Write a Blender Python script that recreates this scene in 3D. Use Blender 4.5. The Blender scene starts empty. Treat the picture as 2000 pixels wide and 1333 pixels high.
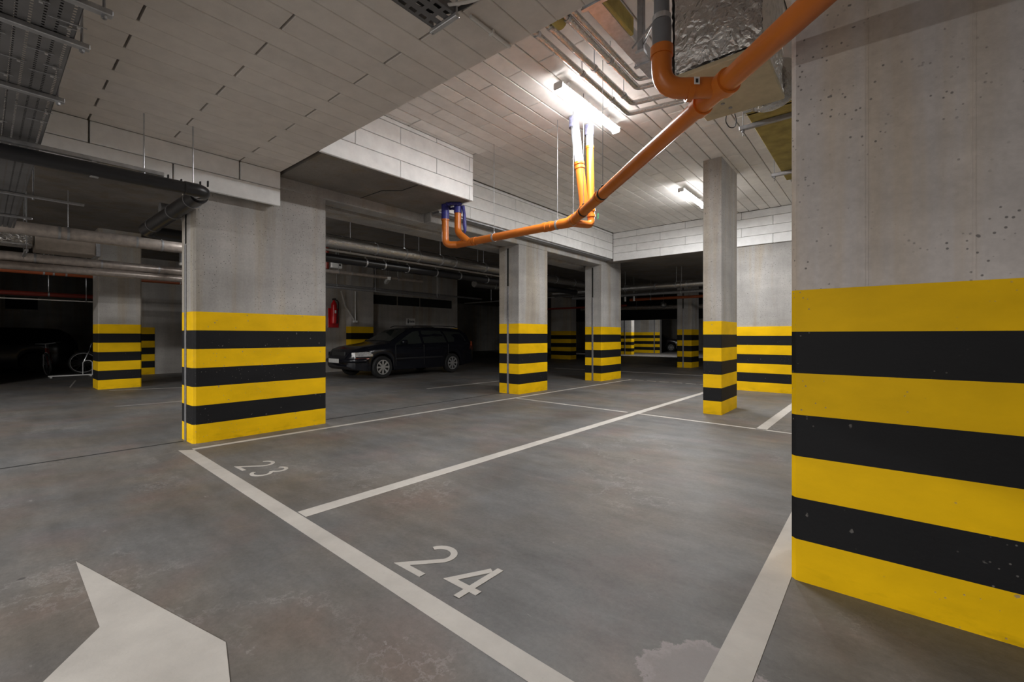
import bpy, bmesh, math, random
from mathutils import Vector, Matrix
random.seed(7)
SC = bpy.context.scene
COL = SC.collection
PI = math.pi

# ------------------------------------------------------------------ camera
F, CX, HY, EYE = 866.0, 1000.0, 656.0, 1.17
YAW = math.atan(722.0 / 866.0)
cam_d = bpy.data.cameras.new('camera')
cam = bpy.data.objects.new('camera', cam_d)
COL.objects.link(cam)
cam.location = (0, 0, EYE)
cam.rotation_euler = (PI / 2, 0, YAW)
cam_d.sensor_width = 36
cam_d.lens = F / 2000 * 36
cam_d.shift_y = -10.5 / 2000
cam_d.clip_start = 0.05
SC.camera = cam
# ------------------------------------------------------------------ view + world
SC.view_settings.view_transform = 'Standard'
SC.view_settings.look = 'None'
SC.view_settings.gamma = 1
SC.view_settings.use_curve_mapping = False
SC.view_settings.exposure = 1.22
w = bpy.data.worlds.new('world'); SC.world = w
w.use_nodes = True
w.node_tree.nodes['Background'].inputs[0].default_value = (1, 0.95, 0.9, 1)
w.node_tree.nodes['Background'].inputs[1].default_value = 0.004
LAMP_MAIN, LAMP_BACK, LAMP_LANE, LAMP_FAR = 47.0, 300.0, 270.0, 40.0   # watts

# ------------------------------------------------------------------ materials
def new_mat(name):
    m = bpy.data.materials.new(name); m.use_nodes = True
    nt = m.node_tree
    return m, nt, nt.nodes['Principled BSDF']
def N(nt, t, **kw):
    n = nt.nodes.new(t)
    for k, v in kw.items(): setattr(n, k, v)
    return n
def L(nt, a, b): nt.links.new(a, b)
def pos(nt, scale=(1, 1, 1)):
    g = N(nt, 'ShaderNodeNewGeometry'); mp = N(nt, 'ShaderNodeMapping')
    mp.inputs['Scale'].default_value = scale
    L(nt, g.outputs['Position'], mp.inputs['Vector'])
    return mp.outputs['Vector']
def noise(nt, vec, scale, detail=4, rough=0.55):
    n = N(nt, 'ShaderNodeTexNoise'); n.inputs['Scale'].default_value = scale
    n.inputs['Detail'].default_value = detail; n.inputs['Roughness'].default_value = rough
    L(nt, vec, n.inputs['Vector']); return n.outputs['Fac']
def ramp(nt, fac, stops):
    r = N(nt, 'ShaderNodeValToRGB'); e = r.color_ramp.elements
    while len(e) < len(stops): e.new(0.5)
    for i, (p, c) in enumerate(stops):
        e[i].position = p
        e[i].color = (c, c, c, 1) if isinstance(c, (int, float)) else (*c, 1)
    L(nt, fac, r.inputs['Fac']); return r.outputs['Color']
def mix(nt, fac, a, b, mode='MIX'):
    m = N(nt, 'ShaderNodeMix', data_type='RGBA', blend_type=mode)
    for s, v in ((m.inputs[0], fac), (m.inputs[6], a), (m.inputs[7], b)):
        if isinstance(v, (int, float)): s.default_value = v
        elif isinstance(v, tuple): s.default_value = (*v, 1)
        else: L(nt, v, s)
    return m.outputs[2]
def bump(nt, bsdf, h, strength=0.3, dist=0.01):
    b = N(nt, 'ShaderNodeBump'); b.inputs['Strength'].default_value = strength
    b.inputs['Distance'].default_value = dist
    L(nt, h, b.inputs['Height']); L(nt, b.outputs['Normal'], bsdf.inputs['Normal'])
def plain(name, col, rough=0.5, metal=0.0, var=0.12, scale=18):
    m, nt, b = new_mat(name)
    f = noise(nt, pos(nt), scale)
    c = ramp(nt, f, [(0.3, tuple(x * (1 - var) for x in col)), (0.7, tuple(min(1, x * (1 + var)) for x in col))])
    L(nt, c, b.inputs['Base Color'])
    b.inputs['Roughness'].default_value = rough; b.inputs['Metallic'].default_value = metal
    return m
def pits(nt, scale, size, cover):
    v = N(nt, 'ShaderNodeTexVoronoi'); v.inputs['Scale'].default_value = scale
    L(nt, pos(nt), v.inputs['Vector'])
    p = ramp(nt, v.outputs['Distance'], [(size * 0.6, 1.0), (size, 0.0)])
    k = ramp(nt, noise(nt, pos(nt), 2.2, 3), [(cover, 0.0), (cover + 0.08, 1.0)])
    return mix(nt, 1.0, p, k, 'MULTIPLY')
def big_pits(nt, scale=11, thr=0.80):
    wv = N(nt, 'ShaderNodeTexNoise'); wv.inputs['Scale'].default_value = 40; L(nt, pos(nt), wv.inputs['Vector'])
    sc = N(nt, 'ShaderNodeVectorMath', operation='SCALE'); sc.inputs['Scale'].default_value = 0.03; L(nt, wv.outputs['Color'], sc.inputs[0])
    va = N(nt, 'ShaderNodeVectorMath', operation='ADD'); L(nt, pos(nt), va.inputs[0]); L(nt, sc.outputs[0], va.inputs[1])
    v = N(nt, 'ShaderNodeTexVoronoi'); v.inputs['Scale'].default_value = scale; L(nt, va.outputs[0], v.inputs['Vector'])
    sr = N(nt, 'ShaderNodeSeparateColor'); L(nt, v.outputs['Color'], sr.inputs[0])
    sel = ramp(nt, sr.outputs[0], [(thr, 0.0), (thr + 0.02, 1.0)])
    d = ramp(nt, v.outputs['Distance'], [(0.07, 1.0), (0.11, 0.0)])
    return mix(nt, 1.0, sel, d, 'MULTIPLY')
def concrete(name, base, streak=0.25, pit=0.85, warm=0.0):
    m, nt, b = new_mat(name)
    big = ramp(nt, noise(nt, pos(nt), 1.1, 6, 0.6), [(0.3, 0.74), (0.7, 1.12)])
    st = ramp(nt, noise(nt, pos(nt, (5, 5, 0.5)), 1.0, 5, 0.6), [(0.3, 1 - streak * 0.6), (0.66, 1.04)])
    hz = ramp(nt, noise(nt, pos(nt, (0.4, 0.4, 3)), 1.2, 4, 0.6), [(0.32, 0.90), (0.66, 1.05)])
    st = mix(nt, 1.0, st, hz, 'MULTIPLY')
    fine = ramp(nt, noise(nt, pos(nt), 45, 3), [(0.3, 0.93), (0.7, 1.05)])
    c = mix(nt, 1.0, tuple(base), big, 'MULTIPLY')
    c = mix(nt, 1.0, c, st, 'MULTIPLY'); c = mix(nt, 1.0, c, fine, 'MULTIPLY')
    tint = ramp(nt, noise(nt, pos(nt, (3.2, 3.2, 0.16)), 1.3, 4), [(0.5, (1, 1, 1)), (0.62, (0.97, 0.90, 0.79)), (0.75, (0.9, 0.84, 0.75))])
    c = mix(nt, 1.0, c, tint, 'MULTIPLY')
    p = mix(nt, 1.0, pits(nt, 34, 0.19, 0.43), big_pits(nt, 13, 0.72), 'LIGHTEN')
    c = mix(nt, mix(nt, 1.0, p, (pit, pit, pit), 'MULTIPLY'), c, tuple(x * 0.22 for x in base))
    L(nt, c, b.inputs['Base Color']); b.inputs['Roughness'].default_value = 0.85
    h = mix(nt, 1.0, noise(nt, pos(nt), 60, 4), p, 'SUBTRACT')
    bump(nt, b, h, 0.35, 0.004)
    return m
def paint(name, col, rough=0.45, chip=(0.25, 0.22, 0.18)):
    m, nt, b = new_mat(name)
    f = ramp(nt, noise(nt, pos(nt, (1, 1, 2)), 2.4, 5), [(0.3, 0.86), (0.7, 1.07)])
    c = mix(nt, 1.0, tuple(col), f, 'MULTIPLY')
    p = mix(nt, 1.0, pits(nt, 28, 0.13, 0.5), big_pits(nt, 12, 0.84), 'LIGHTEN')
    c = mix(nt, mix(nt, 1.0, p, (0.7,) * 3, 'MULTIPLY'), c, tuple(chip))
    g = N(nt, 'ShaderNodeNewGeometry'); sx = N(nt, 'ShaderNodeSeparateXYZ'); L(nt, g.outputs['Position'], sx.inputs[0])
    d1 = ramp(nt, sx.outputs['Z'], [(0.0, 1.0), (0.11, 0.0)])
    d2 = ramp(nt, noise(nt, pos(nt, (1, 1, 3)), 6, 5), [(0.5, 0.0), (0.75, 0.75)])
    c = mix(nt, mix(nt, 1.0, d1, d2, 'MULTIPLY'), c, tuple(x * 0.45 for x in col))
    L(nt, c, b.inputs['Base Color']); b.inputs['Roughness'].default_value = rough
    b.inputs['Specular IOR Level'].default_value = 0.15
    h = mix(nt, 1.0, noise(nt, pos(nt), 50, 3), p, 'SUBTRACT')
    bump(nt, b, h, 0.25, 0.003)
    return m
def board_mat(name, base, var=0.09):
    m, nt, b = new_mat(name)
    oi = N(nt, 'ShaderNodeObjectInfo')
    r = ramp(nt, oi.outputs['Random'], [(0.0, 1 - var), (1.0, 1 + var * 0.5)])
    c = mix(nt, 1.0, tuple(base), r, 'MULTIPLY')
    f = ramp(nt, noise(nt, pos(nt), 7, 6, 0.65), [(0.3, 0.9), (0.7, 1.04)])
    c = mix(nt, 1.0, c, f, 'MULTIPLY')
    L(nt, c, b.inputs['Base Color']); b.inputs['Roughness'].default_value = 0.9
    bump(nt, b, noise(nt, pos(nt), 120, 4), 0.3, 0.003)
    return m
def floor_mat():
    m, nt, b = new_mat('floor_concrete')
    base = (0.150, 0.1425, 0.1355)
    a = ramp(nt, noise(nt, pos(nt), 0.75, 8, 0.62), [(0.3, 0.72), (0.5, 0.98), (0.72, 1.25)])
    c = mix(nt, 1.0, base, a, 'MULTIPLY')
    s = ramp(nt, noise(nt, pos(nt, (0.5, 2.2, 1)), 2.2, 6, 0.65), [(0.32, 0.84), (0.68, 1.14)])
    c = mix(nt, 1.0, c, s, 'MULTIPLY')
    f = ramp(nt, noise(nt, pos(nt), 38, 6, 0.8), [(0.3, 0.82), (0.7, 1.14)])
    c = mix(nt, 1.0, c, f, 'MULTIPLY')
    md = ramp(nt, noise(nt, pos(nt, (1, 1.7, 1)), 5.5, 6, 0.7), [(0.3, 0.88), (0.7, 1.10)])
    c = mix(nt, 1.0, c, md, 'MULTIPLY')
    red = ramp(nt, noise(nt, pos(nt), 1.7, 4), [(0.5, (1, 1, 1)), (0.72, (1.12, 0.97, 0.95))])
    c = mix(nt, 1.0, c, red, 'MULTIPLY')
    br = ramp(nt, noise(nt, pos(nt, (1, 1, 1)), 0.9, 3), [(0.42, (0.96, 1.0, 1.04)), (0.62, (1.06, 1.0, 0.92))])
    c = mix(nt, 1.0, c, br, 'MULTIPLY')
    # lime scuffs
    k = ramp(nt, noise(nt, pos(nt, (1, 1.5, 1)), 4.6, 10, 0.74), [(0.645, 0.0), (0.72, 0.6)])
    g = N(nt, 'ShaderNodeNewGeometry'); sx = N(nt, 'ShaderNodeSeparateXYZ'); L(nt, g.outputs['Position'], sx.inputs[0])
    by = ramp(nt, sx.outputs['Y'], [(0.0, 0.0), (0.01, 1.0)])
    ring = ramp(nt, noise(nt, pos(nt), 1.4, 8, 0.7), [(0.488, 0.0), (0.5, 0.3), (0.512, 0.0)])
    rm = ramp(nt, noise(nt, pos(nt), 0.8, 2), [(0.55, 0.0), (0.62, 1.0)])
    c = mix(nt, mix(nt, 1.0, k, by, 'MULTIPLY'), c, (0.40, 0.39, 0.37))
    c = mix(nt, mix(nt, 1.0, ring, rm, 'MULTIPLY'), c, (0.40, 0.38, 0.37))
    # dark drips
    v = N(nt, 'ShaderNodeTexVoronoi'); v.inputs['Scale'].default_value = 1.9; L(nt, pos(nt), v.inputs['Vector'])
    sp = ramp(nt, v.outputs['Distance'], [(0.02, 0.7), (0.035, 0.0)])
    c = mix(nt, sp, c, (0.05, 0.045, 0.045))
    # one pale lime stain beside the near bay line
    mp = N(nt, 'ShaderNodeVectorMath', operation='DISTANCE'); mp.inputs[1].default_value = (-0.45, 1.57, 0)
    L(nt, g.outputs['Position'], mp.inputs[0])
    dn = N(nt, 'ShaderNodeMath', operation='MULTIPLY_ADD'); dn.inputs[1].default_value = 0.36
    L(nt, noise(nt, pos(nt), 7, 9, 0.75), dn.inputs[0]); L(nt, mp.outputs['Value'], dn.inputs[2])
    ins = ramp(nt, dn.outputs[0], [(0.335, 0.55), (0.375, 0.95), (0.39, 0.0)])
    c = mix(nt, ins, c, (0.30, 0.265, 0.262))
    L(nt, c, b.inputs['Base Color'])
    rg = ramp(nt, noise(nt, pos(nt), 1.3, 5), [(0.3, 0.42), (0.7, 0.66)])
    L(nt, rg, b.inputs['Roughness'])
    b.inputs['Specular IOR Level'].default_value = 0.35
    bump(nt, b, noise(nt, pos(nt), 55, 5, 0.7), 0.22, 0.004)
    return m
def line_mat():
    m, nt, b = new_mat('floor_paint')
    c = ramp(nt, noise(nt, pos(nt), 3, 6, 0.65), [(0.3, (0.41, 0.385, 0.355)), (0.7, (0.54, 0.51, 0.47))])
    k = ramp(nt, noise(nt, pos(nt, (2.2, 0.8, 1)), 24, 6, 0.75), [(0.62, 0.0), (0.72, 0.7)])
    kk = ramp(nt, noise(nt, pos(nt), 1.5, 3), [(0.42, 0.15), (0.62, 1.0)])
    c = mix(nt, mix(nt, 1.0, k, kk, 'MULTIPLY'), c, (0.25, 0.235, 0.22))
    L(nt, c, b.inputs['Base Color']); b.inputs['Roughness'].default_value = 0.6
    bump(nt, b, noise(nt, pos(nt), 70, 4), 0.2, 0.003)
    return m
def foil_mat(name, scale=14, strength=0.9, tone=0.62):
    m, nt, b = new_mat(name)
    v = N(nt, 'ShaderNodeTexVoronoi', feature='DISTANCE_TO_EDGE'); v.inputs['Scale'].default_value = scale
    nz = N(nt, 'ShaderNodeTexNoise'); nz.inputs['Scale'].default_value = 6; nz.inputs['Detail'].default_value = 6
    L(nt, pos(nt), nz.inputs['Vector'])
    va = N(nt, 'ShaderNodeVectorMath', operation='ADD'); L(nt, pos(nt), va.inputs[0])
    sc = N(nt, 'ShaderNodeVectorMath', operation='SCALE'); sc.inputs['Scale'].default_value = 0.25
    L(nt, nz.outputs['Color'], sc.inputs[0]); L(nt, sc.outputs[0], va.inputs[1]); L(nt, va.outputs[0], v.inputs['Vector'])
    h = mix(nt, 0.5, v.outputs['Distance'], nz.outputs['Fac'])
    bump(nt, b, h, strength, 0.03)
    b.inputs['Base Color'].default_value = (tone, tone * 0.985, tone * 0.96, 1)
    b.inputs['Metallic'].default_value = 0.95; b.inputs['Roughness'].default_value = 0.27
    return m
def emit(name, strength, col=(1, 0.975, 0.94)):
    m, nt, b = new_mat(name)
    b.inputs['Base Color'].default_value = (0.9, 0.9, 0.9, 1)
    b.inputs['Emission Color'].default_value = (*col, 1)
    b.inputs['Emission Strength'].default_value = strength
    return m

M = dict(
    conc=concrete('pillar_concrete', (0.44, 0.426, 0.408)),
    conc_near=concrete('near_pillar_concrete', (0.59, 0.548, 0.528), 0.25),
    conc_shaded=concrete('shaded_soffit_concrete', (0.22, 0.20, 0.18), 0.1, 0.4),  # concrete darkened in its colour for ceilings that get little light
    conc_wall=concrete('wall_concrete', (0.46, 0.435, 0.405), 0.2, 0.5),
    yellow=paint('yellow_paint', (0.84, 0.505, 0.002), 0.6),
    black=paint('black_paint', (0.0125, 0.0125, 0.0135), 0.6, (0.16, 0.15, 0.14)),
    board=board_mat('insulation_board', (0.85, 0.825, 0.79)),
    board_shaded=board_mat('insulation_board_shaded', (0.72, 0.675, 0.63), 0.05),  # same boards tinted greyer, low light of the lowered ceiling in the colour
    block=board_mat('cladding_block', (0.89, 0.89, 0.885), 0.04),
    mortar_w=plain('pale_mortar', (0.52, 0.49, 0.45), 0.95),
    mortar=plain('joint_mortar', (0.13, 0.115, 0.10), 0.95),
    floor=floor_mat(), line=line_mat(),
    orange=plain('orange_plastic', (0.55, 0.150, 0.017), 0.32, 0, 0.08, 5),
    orange_dark=plain('dull_orange_plastic', (0.33, 0.075, 0.02), 0.45, 0, 0.1, 5),
    grey_pvc=plain('grey_plastic', (0.15, 0.155, 0.17), 0.38, 0, 0.06, 6),
    lightgrey_pvc=plain('light_grey_plastic', (0.55, 0.57, 0.62), 0.4, 0, 0.06, 6),
    black_pvc=plain('black_plastic', (0.016, 0.016, 0.018), 0.36, 0, 0.1, 8),
    rubber=plain('black_rubber', (0.013, 0.013, 0.013), 0.7),
    blue=plain('blue_film', (0.035, 0.035, 0.22), 0.45, 0, 0.35, 30),
    steel=plain('galvanised_steel', (0.50, 0.51, 0.53), 0.38, 0.85, 0.15, 22),
    steel_dull=plain('dull_steel', (0.30, 0.30, 0.31), 0.5, 0.7, 0.15, 22),
    tray=plain('tray_steel', (0.16, 0.16, 0.165), 0.45, 0.25, 0.25, 3),
    rod=plain('threaded_rod', (0.26, 0.26, 0.27), 0.5, 0.2),
    foil=foil_mat('aluminium_foil'), foil_pipe=foil_mat('pipe_foil', 22, 0.5, 0.55),
    wool=plain('mineral_board', (0.50, 0.44, 0.30), 0.95, 0, 0.12, 9),
    wool_y=plain('yellow_mineral_board', (0.36, 0.29, 0.09), 0.95, 0, 0.25, 7),
    white=plain('white_plastic', (0.72, 0.71, 0.69), 0.4, 0, 0.04),
    cable=plain('cable_sheath', (0.025, 0.025, 0.027), 0.6),
    red=plain('red_enamel', (0.62, 0.012, 0.016), 0.25, 0, 0.05),
    red_pipe=plain('red_pipe_paint', (0.20, 0.022, 0.012), 0.45, 0, 0.12),
    car=plain('dark_car_paint', (0.006, 0.0065, 0.010), 0.16, 0.0, 0.1),
    car2=plain('plum_car_paint', (0.035, 0.026, 0.030), 0.22, 0.0, 0.1),
    glass_dark=plain('car_glass', (0.022, 0.025, 0.023), 0.05, 0, 0.05),
    lens=plain('clear_lamp_lens', (0.55, 0.56, 0.57), 0.12, 0.5, 0.35, 40),
    amber=plain('red_reflector', (0.35, 0.05, 0.015), 0.25),
    alloy=plain('alloy_silver', (0.60, 0.60, 0.60), 0.3, 0.7, 0.05),
    plate=plain('number_plate_white', (0.55, 0.55, 0.53), 0.4),
    ink=plain('black_ink', (0.02, 0.02, 0.02), 0.6),
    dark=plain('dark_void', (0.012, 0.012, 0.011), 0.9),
    copper=plain('warm_foil_pipe', (0.44, 0.385, 0.345), 0.36, 0.45, 0.2, 14),
    yell_tape=plain('yellow_tape', (0.5, 0.42, 0.04), 0.5),
    duct_brown=plain('brown_duct_board', (0.24, 0.20, 0.165), 0.8),
    tape=plain('glare_paled_blue_wrap', (0.42, 0.43, 0.66), 0.5, 0, 0.4, 26),  # blue wrap made paler, the lamp's glare put into its colour
    green=plain('green_cap', (0.02, 0.25, 0.08), 0.5),
)

# ------------------------------------------------------------------ object helpers
def tag(o, label=None, cat=None, group=None, kind=None):
    if label: o['label'] = label
    if cat: o['category'] = cat
    if group: o['group'] = group
    if kind: o['kind'] = kind
    return o
def thing(name, label, cat, loc=(0, 0, 0), rz=0.0, group=None):
    o = bpy.data.objects.new(name, None); COL.objects.link(o)
    o.empty_display_size = 0.1
    o.location = loc; o.rotation_euler = (0, 0, rz)
    return tag(o, label, cat, group)
class MB:
    """collects simple solids in world (or local) coordinates and links them as one mesh"""
    def __init__(s): s.v = []; s.f = []
    def add(s, vs, fs):
        n = len(s.v); s.v += [tuple(v) for v in vs]; s.f += [tuple(i + n for i in f) for f in fs]; return s
    def box(s, x0, x1, y0, y1, z0, z1, c=0.0):
        x0, x1 = min(x0, x1), max(x0, x1); y0, y1 = min(y0, y1), max(y0, y1); z0, z1 = min(z0, z1), max(z0, z1)
        if c <= 0:
            vs = [(x, y, z) for z in (z0, z1) for y in (y0, y1) for x in (x0, x1)]
            return s.add(vs, [(0, 2, 3, 1), (4, 5, 7, 6), (0, 1, 5, 4), (2, 6, 7, 3), (0, 4, 6, 2), (1, 3, 7, 5)])
        X, Y, Z = (x0, x1), (y0, y1), (z0, z1)
        vs = []; idx = {}
        for i in (0, 1):
            for j in (0, 1):
                for k in (0, 1):
                    sx, sy, sz = (c if i == 0 else -c), (c if j == 0 else -c), (c if k == 0 else -c)
                    for a in range(3):
                        p = [X[i] + sx, Y[j] + sy, Z[k] + sz]; p[a] = (X[i], Y[j], Z[k])[a]
                        idx[(i, j, k, a)] = len(vs); vs.append(tuple(p))
        fs = []
        q = lambda a, l: fs.append(tuple(idx[(*t, a)] for t in l))
        q(0, [(0, 0, 0), (0, 0, 1), (0, 1, 1), (0, 1, 0)]); q(0, [(1, 0, 0), (1, 1, 0), (1, 1, 1), (1, 0, 1)])
        q(1, [(0, 0, 0), (1, 0, 0), (1, 0, 1), (0, 0, 1)]); q(1, [(0, 1, 0), (0, 1, 1), (1, 1, 1), (1, 1, 0)])
        q(2, [(0, 0, 0), (0, 1, 0), (1, 1, 0), (1, 0, 0)]); q(2, [(0, 0, 1), (1, 0, 1), (1, 1, 1), (0, 1, 1)])
        for k in (0, 1):
            for j in (0, 1): fs.append((idx[(0, j, k, 1)], idx[(1, j, k, 1)], idx[(1, j, k, 2)], idx[(0, j, k, 2)]))
            for i in (0, 1): fs.append((idx[(i, 0, k, 0)], idx[(i, 1, k, 0)], idx[(i, 1, k, 2)], idx[(i, 0, k, 2)]))
        for i in (0, 1):
            for j in (0, 1): fs.append((idx[(i, j, 0, 0)], idx[(i, j, 1, 0)], idx[(i, j, 1, 1)], idx[(i, j, 0, 1)]))
        for t in [(i, j, k) for i in (0, 1) for j in (0, 1) for k in (0, 1)]:
            fs.append(tuple(idx[(*t, a)] for a in range(3)))
        return s.add(vs, fs)
    def prism(s, poly, z0, z1):
        n = len(poly)
        vs = [(x, y, z0) for x, y in poly] + [(x, y, z1) for x, y in poly]
        fs = [tuple(range(n - 1, -1, -1)), tuple(range(n, 2 * n))]
        fs += [(i, (i + 1) % n, n + (i + 1) % n, n + i) for i in range(n)]
        return s.add(vs, fs)
    def tube(s, pts, r, seg=16, caps=True, closed=False, fillet=0.0, fseg=6):
        P = [Vector(p) for p in pts]
        if fillet > 0 and len(P) > 2:
            Q = [P[0]]
            for i in range(1, len(P) - 1):
                a, b, c = P[i - 1], P[i], P[i + 1]
                d1 = (a - b); d2 = (c - b)
                t = min(fillet, d1.length * 0.49, d2.length * 0.49)
                p1 = b + d1.normalized() * t; p2 = b + d2.normalized() * t
                for k in range(fseg + 1):
                    u = k / fseg
                    Q.append(p1 * (1 - u) ** 2 + b * 2 * u * (1 - u) + p2 * u * u)
            Q.append(P[-1]); P = Q
        n = len(P); rr = r if isinstance(r, (list, tuple)) else [r] * n
        T = []
        for i in range(n):
            if closed: t = P[(i + 1) % n] - P[i - 1]
            else: t = P[min(i + 1, n - 1)] - P[max(i - 1, 0)]
            T.append(t.normalized())
        up = Vector((0, 0, 1)) if abs(T[0].z) < 0.9 else Vector((1, 0, 0))
        nrm = (up - T[0] * up.dot(T[0])).normalized()
        vs = []
        for i in range(n):
            if i: nrm = (nrm - T[i] * nrm.dot(T[i])).normalized()
            bi = T[i].cross(nrm)
            for k in range(seg):
                a = 2 * PI * k / seg
                vs.append(P[i] + (nrm * math.cos(a) + bi * math.sin(a)) * rr[i])
        fs = []
        for i in range(n if closed else n - 1):
            j = (i + 1) % n
            for k in range(seg):
                k2 = (k + 1) % seg
                fs.append((i * seg + k, i * seg + k2, j * seg + k2, j * seg + k))
        if caps and not closed:
            fs.append(tuple(range(seg - 1, -1, -1))); fs.append(tuple((n - 1) * seg + k for k in range(seg)))
        return s.add(vs, fs)
    def ring(s, c, axis, r, t, wdt, seg=20):
        """flat band of radius r, thickness t and width wdt round axis at c"""
        c = Vector(c); ax = Vector(axis).normalized()
        u = Vector((0, 0, 1)) if abs(ax.z) < 0.9 else Vector((1, 0, 0))
        u = (u - ax * u.dot(ax)).normalized(); v = ax.cross(u)
        vs = []
        for k in range(seg):
            a = 2 * PI * k / seg; d = u * math.cos(a) + v * math.sin(a)
            for rad, h in ((r, -wdt / 2), (r + t, -wdt / 2), (r + t, wdt / 2), (r, wdt / 2)):
                vs.append(c + d * rad + ax * h)
        fs = []
        for k in range(seg):
            j = (k + 1) % seg
            for a in range(4):
                b = (a + 1) % 4
                fs.append((k * 4 + a, j * 4 + a, j * 4 + b, k * 4 + b))
        return s.add(vs, fs)
    def build(s, name, mat, parent=None, smooth=False, off=(0, 0, 0)):
        me = bpy.data.meshes.new(name)
        me.from_pydata([(v[0] - off[0], v[1] - off[1], v[2] - off[2]) for v in s.v], [], s.f)
        bm = bmesh.new(); bm.from_mesh(me); bmesh.ops.recalc_face_normals(bm, faces=bm.faces[:]); bm.to_mesh(me); bm.free()
        me.materials.append(mat)
        if smooth:
            for p in me.polygons: p.use_smooth = True
            try: me.set_sharp_from_angle(angle=math.radians(40))
            except Exception: pass
        o = bpy.data.objects.new(name, me); COL.objects.link(o)
        o.location = off
        if parent is not None: o.parent = parent
        return o
def lab(o, s): o['label'] = s; return o
def copy_tree(o, parent=None):
    c = o.copy(); COL.objects.link(c)
    if parent is not None: c.parent = parent
    for ch in list(o.children): copy_tree(ch, c)
    return c
def struct(o): o['kind'] = 'structure'; return o
# back-projection of photograph points onto real planes (floor, soffits, wall faces)
FW = Vector((-math.sin(YAW), math.cos(YAW), 0)); RT = Vector((math.cos(YAW), math.sin(YAW), 0))
def at(px, py, x=None, y=None, z=None):
    d = FW * F + RT * (px - CX) + Vector((0, 0, HY - py))
    if x is not None: t = x / d.x
    elif y is not None: t = y / d.y
    else: t = (z - EYE) / d.z
    return Vector((0, 0, EYE)) + d * t
# cheap chamfered boards sharing meshes
_cache = {}
def board(parent, name, x0, x1, y0, y1, z0, z1, mat, c=0.006):
    dx, dy, dz = x1 - x0, y1 - y0, z1 - z0
    key = (round(dx, 3), round(dy, 3), round(dz, 3), mat.name)
    if key not in _cache:
        mb = MB().box(-dx / 2, dx / 2, -dy / 2, dy / 2, -dz / 2, dz / 2, c)
        o = mb.build(name, mat); _cache[key] = o.data
    else:
        o = bpy.data.objects.new(name, _cache[key]); COL.objects.link(o)
    o.location = ((x0 + x1) / 2, (y0 + y1) / 2, (z0 + z1) / 2)
    o.parent = parent
    return o

# ================================================================== FLOOR
floor = struct(MB().box(-24, 6, -9, 36, -0.2, 0).build('floor', M['floor']))
def quad_line(a, b, c, d):
    mb = MB(); p = [a, b, c, d]
    mb.prism([(q[0], q[1]) for q in p], 0.0004, 0.0022)
    return mb.build('painted_line', M['line'], floor)
G = lambda x, y: at(x, y, z=0)
lab(quad_line((-5.49, 1.29), (-0.50, 1.175), (-0.50, 1.275), (-5.40, 1.40)), 'wide white line across the mouths of bays 23 and 24')
quad_line((-0.498, 1.175), (2.0, 1.12), (2.0, 1.22), (-0.498, 1.275))
lab(quad_line((-5.475, 1.402), (-5.405, 1.402), (-5.10, 11.09), (-5.165, 11.09)), 'white line along the pillar side of bay 23')
lab(quad_line((-2.972, 1.347), (-2.848, 1.344), (-2.745, 9.6), (-2.845, 9.6)), 'white line between bays 23 and 24')
lab(quad_line((-0.462, 1.277), (-0.335, 1.277), (-0.335, 6.12), (-0.455, 6.12)), 'white line between bay 24 and the near pillar')
quad_line((-5.235, 6.39), (-2.97, 6.29), (-2.97, 6.34), (-5.235, 6.44))
quad_line((-2.79, 6.285), (0.5, 6.10), (0.5, 6.155), (-2.79, 6.335))
quad_line((-1.213, 6.215), (-1.095, 6.21), (-1.07, 9.9), (-1.19, 9.9))
for i in range(9):
    x0 = -5.0 + i * 0.33
    quad_line((x0, 11.04), (x0 + 0.24, 11.03), (x0 + 0.24, 11.075), (x0, 11.085))
quad_line((-16.3, 1.60), (-16.1, 1.60), (-14.0, 1.30), (-14.2, 1.30))
quad_line((-12.6, 1.75), (-12.6, 1.85), (-11.4, 4.6), (-11.4, 4.5))
quad_line((-9.7, 1.42), (-9.7, 1.54), (-9.2, 4.6), (-9.2, 4.48))
quad_line((-7.72, 6.3), (-7.64, 6.3), (-7.50, 9.2), (-7.58, 9.2))
quad_line((-9.0, 13.2), (-9.0, 13.3), (-3.6, 13.6), (-3.6, 13.5))
quad_line((-12.0, 24.3), (-12.0, 24.5), (-6.0, 24.9), (-6.0, 24.7))
def stroke(pts, wd, closed=False):
    P = [Vector((p[0], p[1])) for p in pts]; n = len(P); l = []; r = []
    for i in range(n):
        a = P[i] - P[i - 1] if i else P[1] - P[0]
        b = P[i + 1] - P[i] if i < n - 1 else P[i] - P[i - 1]
        a.normalize(); b.normalize()
        na = Vector((-a.y, a.x)); nb = Vector((-b.y, b.x)); m = (na + nb).normalized()
        k = wd / 2 / max(0.35, m.dot(na))
        l.append(P[i] + m * k); r.append(P[i] - m * k)
    return l, r
def digit(ch):
    arc = lambda cx, cy, rx, ry, a0, a1, n: [(cx + rx * math.cos(math.radians(a0 + (a1 - a0) * i / n)), cy + ry * math.sin(math.radians(a0 + (a1 - a0) * i / n))) for i in range(n + 1)]
    if ch == '2':
        return [arc(0.095, 0.212, 0.078, 0.073, 165, -28, 12) + [(0.022, 0.018), (0.19, 0.018)]]
    if ch == '3':
        return [arc(0.085, 0.222, 0.068, 0.062, 150, -78, 10) , arc(0.085, 0.085, 0.082, 0.072, 78, -152, 12)]
    if ch == '4':
        return [[(0.145, 0.0), (0.145, 0.30)], [(0.118, 0.266), (0.018, 0.082), (0.205, 0.082)]]
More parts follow.
